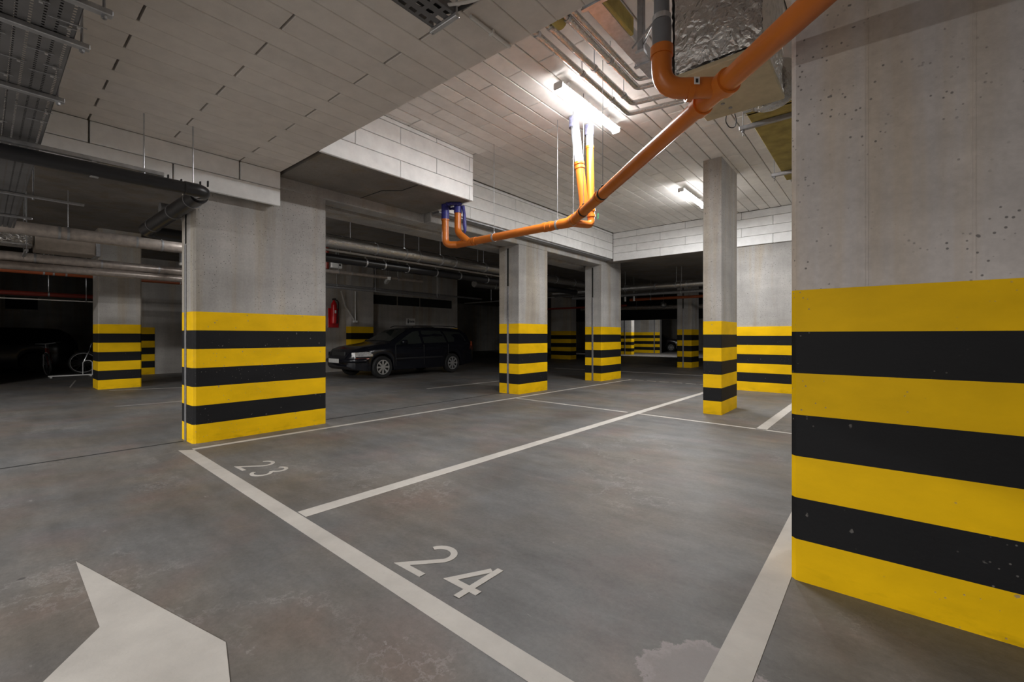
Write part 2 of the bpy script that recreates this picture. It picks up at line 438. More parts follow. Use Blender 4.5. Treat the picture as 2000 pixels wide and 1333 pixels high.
def number(txt, xs, y0, wd, label):
    mb = MB()
    q = 0
    for ch, x0 in zip(txt, xs):
        for path in digit(ch):
            q += 1
            l, r = stroke(path, wd)
            n = len(l)
            zt = 0.0022 + 0.0004 * q
            vs = [(x0 + p.x, y0 + p.y, zt) for p in l] + [(x0 + p.x, y0 + p.y, zt) for p in r]
            vs += [(v[0], v[1], 0.0004) for v in vs]
            fs = [(i, i + 1, n + i + 1, n + i) for i in range(n - 1)]
            fs += [(2 * n + i, 2 * n + i + 1, i + 1, i) for i in range(n - 1)] + [(3 * n + i, 3 * n + i + 1, n + i + 1, n + i) for i in range(n - 1)]
            mb.add(vs, fs)
    return lab(mb.build('painted_number', M['line'], floor), label)
number('24', (-1.908, -1.605), 1.362, 0.036, 'white painted number 24')
number('23', (-4.425, -4.135), 1.447, 0.030, 'white painted number 23')
MB().prism([(-3.2, 0.317), (-2.407, 0.307), (-2.173, 0.137), (-1.90, -0.06), (-1.62, -0.28), (-1.18, -0.02), (-1.45, 0.33), (-1.69, 0.54), (-1.919, 0.599)], 0.0004, 0.0022).build('painted_arrow', M['line'], floor)
lab(MB().box(-5.955, -5.925, -4.0, 1.44, 0.0003, 0.0016).build('expansion_joint', M['dark'], floor), 'dark expansion joint running up to the broad pillar')
MB().box(-5.955, -5.925, 2.98, 6.8, 0.0003, 0.0016).build('expansion_joint', M['dark'], floor)

# ================================================================== CEILINGS
ZH, ZL = 3.80, 3.12
ceil_hi = struct(MB().box(-5.6, 6, 2.34, 10.6, ZH + 0.05, ZH + 0.3).build('ceiling', M['mortar']))
P0 = -4.5; PW = 0.1955
def hi_rows():
    k0 = -4
    for k in range(k0, 25):
        x0 = P0 + PW * k; yield k, x0, x0 + PW
for a, b in ((2.34, 3.44), (3.44, 4.58)): board(ceil_hi, 'ceiling_panel', -4.56, P0 - 0.001, a + 0.004, b - 0.004, ZH, ZH + 0.05, M['board'])
stuff = MB()
for k, x0, x1 in hi_rows():
    j0 = 3.44 if k % 2 == 0 else 4.035
    js = sorted(set([2.34] + [j0 + 1.2 * i for i in range(-2, 7) if 2.45 < j0 + 1.2 * i < 10.3] + [10.4]))
    for a, b in zip(js, js[1:]):
        if x0 < -4.52 and a < 4.58:
            if b < 4.7: continue
            a = 4.60
        dz = random.uniform(-0.0025, 0.0025)
        board(ceil_hi, 'ceiling_panel', x0 + 0.005, x1 - 0.005, a + 0.004, b - 0.004, ZH + dz, ZH + 0.05, M['board'])
for k in range(25, 54):
    x0 = P0 + PW * k
    for i in range(7): stuff.box(x0 + 0.005, x0 + PW - 0.005, 2.34 + i * 1.15 + 0.004, 2.34 + (i + 1) * 1.15 - 0.004, ZH, ZH + 0.05)
tag(stuff.build('ceiling_panels', M['board'], ceil_hi), kind='stuff')
ceil_lo = struct(MB().box(-5.5, 6, -9, 2.25, ZL + 0.05, ZH + 0.3).build('ceiling', M['mortar']))
stuff = MB()
for k in range(-36, 17):
    xc = -2.242 + 0.2 * (k + 0); x0, x1 = xc - 0.1, xc + 0.1
    if x1 > 5.9 or x1 < -5.49: continue
    x0 = max(x0, -5.505)
    j0 = 1.855 if k % 2 == 0 else 1.225
    js = [2.29]
    y = j0
    while y > -9: js.append(y); y -= 1.23
    js.append(-9); js = sorted(js)
    for a, b in zip(js, js[1:]):
        if k > 6 or b < -1.4:
            stuff.box(x0 + 0.003, x1 - 0.003, a + 0.005, b - 0.005, ZL, ZL + 0.05); continue
        dz = random.uniform(-0.001, 0.001)
        board(ceil_lo, 'ceiling_panel', x0 + 0.0014, x1 - 0.0014, a + 0.007, b - (0.007 if b < 2.28 else 0), ZL + dz, ZL + 0.05, M['board_shaded'], 0.004)
tag(stuff.build('ceiling_panels', M['board_shaded'], ceil_lo), kind='stuff')
# end face of the lowered ceiling, blocks
for r in range(3):
    for i in range(10):
        x0 = -4.5 + 1.0 * i + (0.5 if r % 2 else 0)
        board(ceil_lo, 'cladding_block', x0, x0 + 0.992, 2.25, 2.29, ZL + 0.051 + r * 0.212, ZL + 0.257 + r * 0.212, M['block'])
struct(MB().box(-24, -6.5, -9, 36, 3.5, 3.8).build('ceiling', M['conc_shaded']))
struct(MB().box(-6.5, 6, 10.75, 36, 3.18, 3.8).build('ceiling', M['conc_shaded']))

# ================================================================== BEAMS, CLADDING, BULKHEAD
struct(MB().box(-5.95, -5.68, -9, 4.6, 2.985, 3.9, 0.01).build('trim_1', M['conc']))
struct(MB().box(-5.95, -5.52, 4.6, 11.3, 2.985, 3.9, 0.01).build('trim_2', M['conc']))
struct(MB().box(-6.45, -6.03, -9, 11.3, 2.96, 3.9, 0.01).build('trim_3', M['conc']))
# cladding of the left beam
clad_l = struct(MB().box(-5.66, -5.545, -9, 2.29, 2.75, 3.4).build('trim_4', M['mortar_w']))
for r, (z0, z1) in enumerate([(2.715, 2.912), (2.918, 3.118)]):
    j = 1.25 if r == 0 else 1.855
    js = [2.29]; y = j
    while y > -5: js.append(y); y -= 1.225
    js = sorted(js)
    for a, b in zip(js, js[1:]):
        board(clad_l, 'cladding_block', -5.545, -5.50, a + 0.007, b - (0.007 if b < 2.28 else 0), z0, z1, M['block'], 0.005)
# bulkhead box
bulk = struct(MB().box(-5.67, -4.59, 2.34, 4.54, 3.12, 3.84).build('trim_5', M['conc_shaded']))
rows = [(3.122, 3.328), (3.334, 3.530), (3.536, 3.738), (3.744, 3.796)]
for r, (z0, z1) in enumerate(rows):
    j = [3.316, 2.704, 3.316, 2.704][r]
    js = [2.295, 4.58] + [j + 1.19 * i for i in range(2) if j + 1.19 * i < 4.52]
    js = sorted(js)
    for a, b in zip(js, js[1:]):
        board(bulk, 'cladding_block', -4.59, -4.55, a + 0.003, b - 0.003, z0, z1, M['block'], 0.005)
    board(bulk, 'cladding_block', -5.30, -4.595, 4.54, 4.58, z0, z1, M['block'], 0.005)
MB().tube([(-5.67, 3.45, 3.118), (-5.15, 3.45, 3.115), (-4.95, 3.62, 3.115), (-4.60, 3.62, 3.118)], 0.005, 6).build('cable', M['cable'], bulk)
# cladding of the row beam, far part
clad_b = struct(MB().box(-5.52, -5.345, 4.6, 10.45, 3.14, 3.84).build('trim_6', M['mortar_w']))
rows_b = [(3.135, 3.328), (3.334, 3.530), (3.536, 3.738), (3.744, 3.796)]
for r, (z0, z1) in enumerate(rows_b):
    j = 5.265 if r % 2 == 0 else 5.86
    js = [4.60, 10.4] + [j + 1.2 * i for i in range(5) if j + 1.2 * i < 10.3]
    js = sorted(js)
    for a, b in zip(js, js[1:]):
        board(clad_b, 'cladding_block', -5.345, -5.30, a + 0.003, b - 0.003, z0, z1, M['block'], 0.005)
lab(MB().box(-5.50, -5.345, 4.62, 10.4, 3.105, 3.134).build('joint_shadow_gap', M['steel_dull'], clad_b), 'grey strip under the block cladding')
# lintel of the back wall
lint = struct(MB().box(-5.5, 4, 10.45, 10.75, 3.08, 3.84).build('trim_7', M['conc_shaded']))
rows_c = [(3.078, 3.268), (3.274, 3.452), (3.458, 3.640), (3.646, 3.796)]
for r, (z0, z1) in enumerate(rows_c):
    j = -4.07 if r % 2 == 0 else -4.66
    js = [-5.30, 3.4] + [j + 1.18 * i for i in range(7) if j + 1.18 * i < 3.3]
    js = sorted(js)
    for a, b in zip(js, js[1:]):
        board(lint, 'cladding_block', a + 0.003, b - 0.003, 10.405, 10.45, z0, z1, M['block'], 0.005)

# ================================================================== WALLS
def stripes(parent, x0, x1, y0, y1, top, ch=0.012, first=None, skip=0):
    h = top / 7
    for i in range(7):
        m = M['yellow'] if i % 2 == 0 else M['black']
        MB().box(x0, x1, y0, y1, i * h, (i + 1) * h).build('yellow_band' if i % 2 == 0 else 'black_band', m, parent)
wall_b = struct(MB().box(-2.6, 6, 10.45, 10.75, 0.0, 3.08).build('wall_back', M['conc']))
stripes(wall_b, -2.6, 6, 10.42, 10.46, 1.36)
wall_l = struct(MB().box(-14.0, -13.6, 4.6, 12.75, 0, 3.5).build('wall_left', M['conc_wall']))
h = 1.47 / 7
for i in range(7):
    MB().box(-13.6, -13.30, 7.75, 8.58, i * h, (i + 1) * h).build('yellow_band' if i % 2 == 0 else 'black_band', M['yellow'] if i % 2 == 0 else M['black'], wall_l)
    MB().box(-13.6, -13.585, 11.9, 12.75, i * h, (i + 1) * h).build('yellow_band' if i % 2 == 0 else 'black_band', M['yellow'] if i % 2 == 0 else M['black'], wall_l)
MB().box(-13.6, -13.30, 7.75, 8.58, 1.47, 3.5).build('pilaster', M['conc_wall'], wall_l)
for xx in (9.0, 11.1, 11.55):
    MB().box(-13.6, -13.592, xx, xx + 0.03, 1.4, 2.55).build('formwork_seam', M['conc_wall'], wall_l)
# dark ventilation slots in that wall
for a, b in ((8.72, 9.72), (9.78, 10.75), (10.81, 12.4)):
    fr = MB().box(-13.6, -13.57, a, b, 2.28, 2.60).build('vent_opening', M['dark'], wall_l)
wall_p = struct(MB().box(-17.4, -17.0, 2.7, 7.0, 0, 3.5).build('wall_left', M['conc_wall']))
h = 1.42 / 7
for i in range(7):
    MB().box(-17.0, -16.985, 2.7, 3.40, i * h, (i + 1) * h).build('yellow_band' if i % 2 == 0 else 'black_band', M['yellow'] if i % 2 == 0 else M['black'], wall_p)
struct(MB().box(-16.3, -16.0, -9, 0.15, 0, 3.5).build('wall_left', M['conc_wall']))  # unseen wall segment added to keep lane light out of the recess
struct(MB().box(-24, -23.6, -9, 36, 0, 3.5).build('wall_left', M['conc_wall']))
struct(MB().box(-24, 6, -9.3, -9, 0, 3.9).build('wall_front', M['conc_wall']))
struct(MB().box(6, 6.3, -9, 36, 0, 3.9).build('wall_right', M['conc_wall']))
struct(MB().box(-24, 6, 36, 36.3, 0, 3.9).build('wall_back', M['conc_wall']))
# far bright wall and dark lintel
wall_f = struct(MB().box(-14.5, -11.35, 29.0, 29.3, 0, 3.5).build('wall_back', M['conc']))
h = 1.40 / 7
for i in range(7):
    MB().box(-14.5, -11.35, 28.985, 29.0, i * h, (i + 1) * h).build('yellow_band' if i % 2 == 0 else 'black_band', M['yellow'] if i % 2 == 0 else M['black'], wall_f)
MB().box(-11.75, -11.69, 28.95, 28.985, 0, 2.6).build('joint_strip', M['steel_dull'], wall_f)
struct(MB().box(-15.5, -7.2, 24.3, 24.8, 2.08, 3.49).build('trim_8', M['dark']))  # top carried up to the ceiling to screen the far lamp from view

# ================================================================== PILLARS
def pillar(label, x0, x1, y0, y1, top, band_top, mat, cham=0.02, strip=None, group='striped concrete pillars', corner=None):
    t = thing('concrete_pillar', label, 'pillar', ((x0 + x1) / 2, (y0 + y1) / 2, 0), 0, group)
    ox, oy = (x0 + x1) / 2, (y0 + y1) / 2
    c = corner or cham
    poly = [(x0 + cham, y0), (x1 - c, y0)] + [(x1 - c + c * math.sin(a), y0 + c - c * math.cos(a)) for a in (PI / 6, PI / 3)] + [(x1, y0 + c), (x1, y1 - cham), (x1 - cham, y1), (x0 + cham, y1), (x0, y1 - cham), (x0, y0 + cham)]
    poly = [(p[0] - ox, p[1] - oy) for p in poly]
    h = band_top / 7
    for i in range(7):
        MB().prism(poly, i * h, (i + 1) * h).build('yellow_band' if i % 2 == 0 else 'black_band', M['yellow'] if i % 2 == 0 else M['black'], t)
    MB().prism(poly, band_top, top).build('shaft', mat, t)
    if strip:
        MB().box(strip - ox, strip + 0.045 - ox, y0 - 0.012 - oy, y0 - oy + 0.004, 0.004, band_top + 0.75, 0.003).build('joint_strip', M['steel_dull'], t)
        MB().box(strip + 0.004 - ox, strip + 0.041 - ox, y0 - 0.006 - oy, y0 - oy + 0.004, band_top + 0.76, top - 0.05).build('joint_gap', M['dark'], t)
    return t
pillar('broad striped concrete pillar behind the number 23, black drain bend at its top', -6.11, -5.685, 1.465, 2.955, 2.984, 1.432, M['conc'], 0.02, -5.96, corner=0.06)
pillar('striped pillar beyond bay 23, directly under the long orange pipe, dark joint on its left face', -6.06, -5.525, 6.84, 7.835, 2.984, 1.412, M['conc'], 0.02, -5.83)
pillar('farther striped pillar at the inner corner where the two white block walls meet', -5.99, -5.50, 10.17, 11.28, 2.984, 1.40, M['conc'], 0.015, -5.78)
pillar('slender free-standing striped pillar rising to the white ceiling', -2.065, -1.805, 6.965, 7.87, ZH, 1.385, M['conc'], 0.006)
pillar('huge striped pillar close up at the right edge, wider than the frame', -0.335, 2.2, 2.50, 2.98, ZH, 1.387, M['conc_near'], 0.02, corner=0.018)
near = COL.objects[[o.name for o in COL.objects if o.get('category') == 'pillar'][-1]]
for px in (1695, 1905):
    sx_ = at(px, 300, y=2.5).x - 0.9325
    MB().box(sx_ - 0.002, sx_ + 0.002, -0.2418, -0.239, 1.387, 3.79).build('formwork_seam', M['conc_near'], near)
    MB().box(sx_ - 0.012, sx_ - 0.008, -0.2412, -0.239, 1.387, 3.79).build('formwork_seam', M['conc_near'], near)
pillar('dim striped pillar in front of the bicycles at the left', -13.7, -13.0, 1.63, 2.365, 3.5, 1.42, M['conc_wall'], 0.02)
pillar('very dark striped pillar seen between the two middle pillars', -12.9, -11.73, 18.55, 19.1, 3.5, 1.40, M['conc_wall'], 0.02)
pillar('distant striped pillar just left of the slender pillar, below the far orange pipe', -5.80, -5.28, 16.46, 17.3, 3.18, 1.40, M['conc'], 0.015, -5.6)
pillar('small bright pillar farthest off, beside the far lit wall', -12.55, -11.75, 25.5, 25.9, 2.9, 1.38, M['conc'], 0.015, -12.2)

# ================================================================== LAMPS
def lamp(label, x, y0, y1, z, strength, along='y', group='ceiling batten lamps', ztop=ZH):
    t = thing('ceiling_lamp', label, 'lamp', (x, (y0 + y1) / 2, z) if along == 'y' else ((y0 + y1) / 2, x, z), 0 if along == 'y' else PI / 2, group)
    l = (y1 - y0) / 2
    MB().box(-0.048, 0.048, -l + 0.02, l - 0.02, 0.045, 0.072, 0.008).build('housing', M['white'], t)
    mb = MB()
    sec = [(0.05 * math.sin(a), 0.046 - 0.051 * math.cos(a)) for a in [(-PI / 2) + PI * i / 8 for i in range(9)]]
    vs = []; n = len(sec)
    for yy in (-l + 0.025, l - 0.025): vs += [(sx, yy, sz) for sx, sz in sec]
    mb.add(vs, [(i, i + 1, n + i + 1, n + i) for i in range(n - 1)] + [(0, n, 2 * n - 1, n - 1), tuple(range(n)), tuple(range(n, 2 * n))])
    lab(mb.build('diffuser', emit('lamp_diffuser', 18.0, (1, 0.992, 0.985)), t, True), 'glowing white diffuser')
    ld = bpy.data.lights.new('lamp_light', 'AREA'); ld.shape = 'RECTANGLE'; ld.size = 0.08; ld.size_y = 2 * l - 0.06
    ld.energy = strength; ld.color = (1.0, 0.992, 0.985)
    lo = bpy.data.objects.new('lamp_light', ld); COL.objects.link(lo); lo.parent = t; lo.location = (0, 0, -0.012)
    for sgn in (-1, 1):
        MB().box(-0.052, 0.052, sgn * l - 0.008, sgn * l + 0.008, -0.004, 0.070, 0.012).build('end_cap', M['white'], t)
        MB().box(-0.012, 0.012, sgn * (l - 0.2) - 0.012, sgn * (l - 0.2) + 0.012, 0.07, ztop - z).build('bracket', M['white'], t)
    return t
lamp('glaring white batten lamp under the white ceiling above the orange pipe', -2.50, 3.72, 4.99, 3.655, LAMP_MAIN)
lamp('smaller-looking glowing batten lamp half hidden by the slender pillar', -2.66, 7.74, 9.0, 3.655, LAMP_MAIN)
lamp('batten lamp in the next bay, hidden behind the huge pillar', 1.3, 6.9, 8.15, 3.655, LAMP_MAIN * 0.8)
lamp('added fill lamp behind the back wall, hidden by the huge pillar', 1.6, 12.0, 13.2, 3.02, LAMP_MAIN * 1.7, ztop=3.18)  # added lamp without a seen source, brightens the back opening
lamp('batten lamp over the drive lane behind the viewpoint', -2.0, -6.2, -4.9, 3.02, LAMP_BACK, ztop=ZL)
lamp('batten lamp over the drive lane behind the viewpoint, on the pillar side', -7.6, -5.6, -4.3, 3.36, LAMP_LANE, ztop=3.5)
lamp('added fill lamp over the lane, hidden behind the broad pillar', -9.0, 2.75, 3.95, 3.36, 15.0, ztop=3.5)  # unseen lamp added to light the lane wall behind the car
lamp('batten lamp far off over the lit striped wall', -10.3, 24.9, 25.5, 3.3, LAMP_FAR, ztop=3.5)

# ================================================================== ORANGE DRAIN
dr = thing('drain_pipe', 'long orange drain pipe slung across the bays below the ceiling, with upright branches', 'pipe')
R = 0.053; ZP = 2.52
A = Vector((-4.86, 4.53, ZP)); B = Vector((-2.83, 4.50, ZP)); C = Vector((0.62, 1.44, ZP + 0.025))
dBC = (C - B).normalized()
MB().tube([A, B], R, 20).build('pipe_section', M['orange'], dr, True)
J = Vector((-0.70, 2.615, ZP + 0.006))
MB().tube([B, J], R, 20).build('pipe_section', M['orange'], dr, True)
MB().tube([J, C], R * 1.06, 20).build('pipe_section', M['orange'], dr, True)
MB().tube([B + Vector((-0.16, 0, 0)), B, B + dBC * 0.16], R + 0.006, 20, True, fillet=0.1).build('elbow', M['orange'], dr, True)
# collars along the runs
def collar(p, d, r=R + 0.007, wd=0.045, m='orange'):
    return MB().ring(p, d, r - 0.007 - 0.002, 0.009 + (r - R - 0.007), wd, 24).build('socket_collar', M[m], dr, True)
X1 = Vector((1, 0, 0))
for f in (0.17, 0.20, 0.81, 0.85): collar(A + (B - A) * f, X1)
for dd in (0.02, 0.40, 0.95): collar(B + dBC * dd, dBC)
collar(J + dBC * 0.08, dBC, R * 1.06 + 0.009, 0.05); collar(J - dBC * 0.16, dBC, R + 0.009, 0.05)
# branch at the near end with the grey stack
gx, gy = -0.945, 2.44
MB().tube([(gx, gy, ZP + 0.26), (gx, gy, ZP + 0.03), J + Vector((0.02, 0.0, 0.012))], R * 1.03, 20, True, fillet=0.14).build('elbow', M['orange'], dr, True)
dGJ = (J - Vector((gx, gy, ZP + 0.03))).normalized()
MB().ring(Vector((gx, gy, ZP + 0.03)) + dGJ * 0.155, dGJ, R * 1.03 - 0.002, 0.008, 0.03, 24).build('socket_collar', M['orange'], dr, True)
MB().ring((gx, gy, ZP + 0.235), (0, 0, 1), R * 1.03 - 0.002, 0.009, 0.05, 24).build('socket_collar', M['orange'], dr, True)
lab(MB().tube([(gx, gy, ZP + 0.26), (gx, gy, ZP + 0.40)], 0.052, 20).build('socket', M['grey_pvc'], dr, True), 'grey plastic socket')
lab(MB().tube([(gx, gy, ZP + 0.40), (gx, gy, ZH)], 0.042, 20).build('stack_pipe', M['grey_pvc'], dr, True), 'dark grey upright stack pipe')
MB().ring((gx, gy, ZP + 0.42), (0, 0, 1), 0.042, 0.008, 0.03, 24).build('clamp', M['steel'], dr)
MB().tube([(gx - 0.05, gy, ZP + 0.42), (gx - 0.22, gy + 0.10, ZP + 0.40)], 0.006, 8).build('clamp_rod', M['steel_dull'], dr)
lab(MB().box(-0.015, 0.015, -0.0008, 0.0008, -0.02, 0.02).build('sticker', M['white'], dr), 'small white printed sticker')
stk = dr.children[-1]; stk.location = Vector((-0.80, 2.51, ZP + 0.02)) + Vector((0.66, -0.75, 0.05)) * 0.0565; stk.rotation_euler = (0, 0, math.atan2(0.66, 0.75))
MB().box(-0.007, 0.007, -0.0014, -0.0006, -0.012, 0.010).build('sticker_print', M['ink'], stk)
# two risers under the bulkhead
r1 = Vector((-4.985, 4.43, 0)); r2 = Vector((-4.81, 4.52, 0))
MB().tube([(r1.x, r1.y, 2.95), (r1.x, r1.y, ZP), A + Vector((0.05, 0, 0))], R * 0.98, 20, True, fillet=0.12).build('riser', M['orange'], dr, True)
MB().tube([(r2.x, r2.y, 2.98), (r2.x, r2.y, ZP + 0.17), (r2.x + 0.24, r2.y, ZP + 0.0)], R * 0.96, 20, True, fillet=0.08).build('riser', M['orange'], dr, True)
for p, z0 in ((r1, 2.90), (r2, 2.98)):
    lab(MB().tube([(p.x, p.y, z0), (p.x, p.y, 3.119)], [R + 0.006, R + 0.004], 20).build('sleeve', M['blue'], dr, True), 'dark blue film sleeve')
mb = MB()
for i in range(16):
    a = i * 0.39
    mb.tube([(r1.x + 0.09 + 0.16 * math.cos(a), r1.y + 0.05 + 0.10 * math.sin(a), 3.10 + 0.012 * math.sin(3 * a)), (r1.x + 0.09 + 0.16 * math.cos(a + 0.5), r1.y + 0.05 + 0.1 * math.sin(a + 0.5), 3.095 + 0.012 * math.cos(2 * a))], 0.02, 7)
lab(mb.build('film_wrap', M['blue'], dr, True), 'crumpled blue film under the soffit')
MB().tube([(r2.x + 0.075, r2.y + 0.03, 3.08), (r2.x + 0.10, r2.y + 0.035, 2.95), (r2.x + 0.10, r2.y + 0.04, 2.80), (r2.x + 0.115, r2.y + 0.035, 2.72), (r2.x + 0.10, r2.y + 0.04, 2.68)], [0.026, 0.022, 0.03, 0.022, 0.012], 9).build('film_tail', M['blue'], dr, True)
MB().ring((r1.x, r1.y, 2.89), (0, 0, 1), R, 0.008, 0.02).build('socket_collar', M['orange'], dr, True)
# risers at the middle bend, from the ceiling
q1t, q1b = Vector((-2.84, 4.56, ZH)), Vector((-2.72, 4.62, 2.66))
q2t, q2b = Vector((-2.80, 4.86, ZH)), Vector((-2.76, 4.84, 2.62))
m1 = q1t + (q1b - q1t) * 0.50; m2 = q2t + (q2b - q2t) * 0.245
MB().tube([q1t, m1], R, 20).build('riser', M['lightgrey_pvc'], dr, True)['label'] = 'light grey upper riser'
MB().tube([m1, q1b, B + Vector((-0.05, 0.02, 0.02))], R * 1.02, 20, True, fillet=0.1).build('riser', M['orange'], dr, True)
MB().tube([q2t, m2], R * 0.86, 20).build('riser', M['lightgrey_pvc'], dr, True)['label'] = 'light grey upper riser'
MB().tube([m2, q2b + Vector((0, 0, 0.06)), q2b + Vector((0, 0, -0.08)), B + Vector((-0.02, 0.03, 0))], R * 0.86, 20, True, fillet=0.10).build('riser', M['orange'], dr, True)
for p, t_, r_ in ((m1, q1b - q1t, R * 1.02), (m1 + (q1b - q1t).normalized() * 0.05, q1b - q1t, R * 1.02), (m2, q2b - q2t, R * 0.86), (q2b + Vector((0, 0, 0.10)), q2b - q2t, R * 0.86), (q2b + Vector((0, 0, 0.03)), q2b - q2t, R * 0.86)):
    MB().ring(p, t_, r_ - 0.002, 0.009, 0.03, 24).build('socket_collar', M['orange'], dr, True)
for p in (q1t, q2t):
    lab(MB().ring(p + Vector((0, 0, -0.075)), (0, 0, 1), R, 0.003, 0.12, 20).build('tape_wrap', M['tape'], dr, True), 'blue wrap round the top of the riser')
MB().tube([Vector((-2.69, 4.88, 2.61)), Vector((-2.685, 4.88, 2.68))], 0.006, 8).build('valve_cap', M['green'], dr)
# clamps and threaded hanger rods
def hanger(p, d, r=R, top=ZH, parent=None, rod=0.0032, mat='steel'):
    par = parent if parent is not None else dr
    MB().ring(p, d, r, 0.006, 0.026, 24).build('clamp', M[mat], par)
    MB().tube([(p[0], p[1], p[2] + r), (p[0], p[1], top)], rod, 8).build('hanger_rod', M['rod'], par)
    MB().box(p[0] - 0.012, p[0] + 0.012, p[1] - 0.012, p[1] + 0.012, p[2] + r, p[2] + r + 0.03, 0.003).build('clamp_nut', M[mat], par)
for f in (0.38, 0.90): hanger(A + (B - A) * f, X1)
for dd in (0.07, 0.46, 1.05): hanger(B + dBC * dd, dBC, mat='rubber' if dd > 0.3 else 'steel')

# ================================================================== BLACK DRAIN at left
bd = thing('drain_pipe', 'thick black drain pipe with a bend at the top of the broad pillar', 'pipe')
zb = 2.53; rb = 0.056
E0 = Vector((-5.12, -3.0, zb)); E1 = Vector((-4.92, 1.36, zb)); E2 = Vector((-7.35, 1.365, zb + 0.0)); E3 = Vector((-7.40, 3.2, zb))
MB().tube([E0, E1 + Vector((0, -0.12, 0))], rb, 20).build('pipe_section', M['black_pvc'], bd, True)
MB().tube([E1 + Vector((0, -0.16, 0)), E1, E1 + Vector((-0.16, 0, 0))], rb + 0.005, 20, True, fillet=0.1).build('elbow', M['black_pvc'], bd, True)
MB().tube([E1 + Vector((-0.16, 0, 0)), E2, E3], 0.078, 20, True, fillet=0.14).build('pipe_section', M['black_pvc'], bd, True)
MB().tube([E3, Vector((-7.40, 12.0, zb))], 0.078, 20).build('pipe_section', M['black_pvc'], bd, True)
for x in (-5.30, -5.95, -6.85): MB().ring((x, E1.y + 0.002, zb), X1, 0.078, 0.007, 0.016).build('clamp', M['steel_dull'], bd)
for p in (E1 + Vector((-0.02, -0.06, 0)), E1 + Vector((-0.07, -0.02, 0))): MB().ring(p, (0.7, -0.7, 0), rb + 0.005, 0.006, 0.02).build('clamp', M['steel_dull'], bd)
hb = at(243, 340, z=zb)
MB().ring((-4.97, 0.60, zb), (0, 1, 0), rb, 0.006, 0.05).build('clamp', M['steel'], bd)
MB().box(-4.985, -4.955, 0.585, 0.615, zb + rb, 2.60).build('clamp_neck', M['steel'], bd)
lab(MB().box(-4.99, -4.95, -3.0, 1.06, 2.60, 2.636, 0.004).build('support_channel', M['steel'], bd), 'galvanised channel above the black pipe')
MB().tube([(-4.97, 0.92, 2.63), (-4.97, 0.92, ZL)], 0.0055, 8).build('hanger_rod', M['steel'], bd)
MB().tube([(-4.97, 0.92, 2.585), (-4.97, 0.92, 2.60)], 0.013, 8).build('rod_nut', M['steel'], bd)
MB().tube([(-4.93, 1.27, zb + rb), (-4.93, 1.27, ZL)], 0.0055, 8).build('hanger_rod', M['steel'], bd)
for dx, dy, hh in ((-0.02, -0.03, 0.05), (0.02, 0.02, 0.06), (0.0, -0.28, 0.04), (-0.01, -0.18, 0.03)):
    MB().box(E1.x + dx - 0.012, E1.x + dx + 0.012, E1.y + dy - 0.006, E1.y + dy + 0.006, zb + rb - 0.008, zb + rb + hh - 0.01, 0.003).build('clamp_bolt', M['black_pvc'], bd)
lab(MB().box(-7.42, -7.37, 3.4, 9.6, zb + 0.118, zb + 0.15, 0.004).build('support_rail', M['white'], bd), 'bright rail above the pipe beyond the pillar')
for y in (4.6, 5.0, 5.55, 6.3, 7.0, 7.9):
    MB().ring((-7.40, y, zb), (0, 1, 0), 0.078, 0.006, 0.03).build('clamp', M['steel'], bd)
    MB().box(-7.41, -7.39, y - 0.01, y + 0.01, zb + 0.078, zb + 0.119).build('clamp_neck', M['steel'], bd)
for y in (4.3, 5.85, 7.6): MB().tube([(-7.40, y, zb + 0.15), (-7.40, y, 3.5)], 0.006, 8).build('hanger_rod', M['steel'], bd)

# ================================================================== INSULATED PIPES
def ins_pipe(label, pts, r, name='insulated_pipe', mat='foil_pipe', rods=(), ztop=3.5, bands=0.9, cat='pipe', fillet=0.0, extra=None):
    t = thing(name, label, cat)
    MB().tube(pts, r, 18, True, fillet=fillet).build('pipe_jacket', M[mat], t, True)
    for a, b in zip(pts, pts[1:]):
        a, b = Vector(a), Vector(b); d = b - a; n = max(1, int(d.length / bands))
        for i in range(1, n):
            p = a + d * (i / n)
            MB().ring(p, d, r - 0.001, 0.004, 0.03).build('band', M['steel'], t)
    for p in rods:
        MB().ring(p, Vector(pts[1]) - Vector(pts[0]), r, 0.006, 0.03).build('clamp', M['steel'], t)
        MB().tube([(p[0], p[1], p[2] + r), (p[0], p[1], ztop)], 0.006, 8).build('hanger_rod', M['steel'], t)
    return t
ins_pipe('foil wrapped pipe crossing beyond the broad pillar, just above the black pipe rail', [(-7.02, 1.7, 2.735), (-7.02, 12.2, 2.735)], 0.105, rods=[(-7.02, 5.2, 2.735), (-7.02, 6.1, 2.735), (-7.02, 7.4, 2.735)])
ins_pipe('grey pipe high up behind the foil wrapped pipe, in deep shade', [(-8.2, 1.7, 3.05), (-8.2, 12.2, 3.05)], 0.09, mat='steel_dull')
ins_pipe('thick silver pipe at the left edge, upper one of two', [(-10, -3, 2.80), (-10, 4.6, 2.80)], 0.10, mat='copper', rods=[(-10, 0.9, 2.80), (-10, 2.1, 2.80)])
t = ins_pipe('pair of silver pipes low over the dark recess at left, crossing above a dim pillar', [(-12, -3, 2.60), (-12, 5.2, 2.60)], 0.085, mat='copper')
MB().tube([(-12.0, -3, 2.435), (-12.0, 5.2, 2.435)], 0.075, 18).build('pipe_jacket', M['copper'], t, True)
ins_pipe('red sprinkler main running behind the dim pillar at left', [(-14.2, -3, 2.56), (-14.2, 5.5, 2.56)], 0.048, 'sprinkler_pipe', 'orange_dark', rods=[(-14.2, 0.9, 2.56), (-14.2, 1.05, 2.56)], bands=2)
ins_pipe('lower dark red pipe over the bicycles', [(-14.6, -3, 2.13), (-14.6, 2.6, 2.10)], 0.05, 'sprinkler_pipe', 'red_pipe', rods=[(-14.6, 1.0, 2.115)], bands=2)
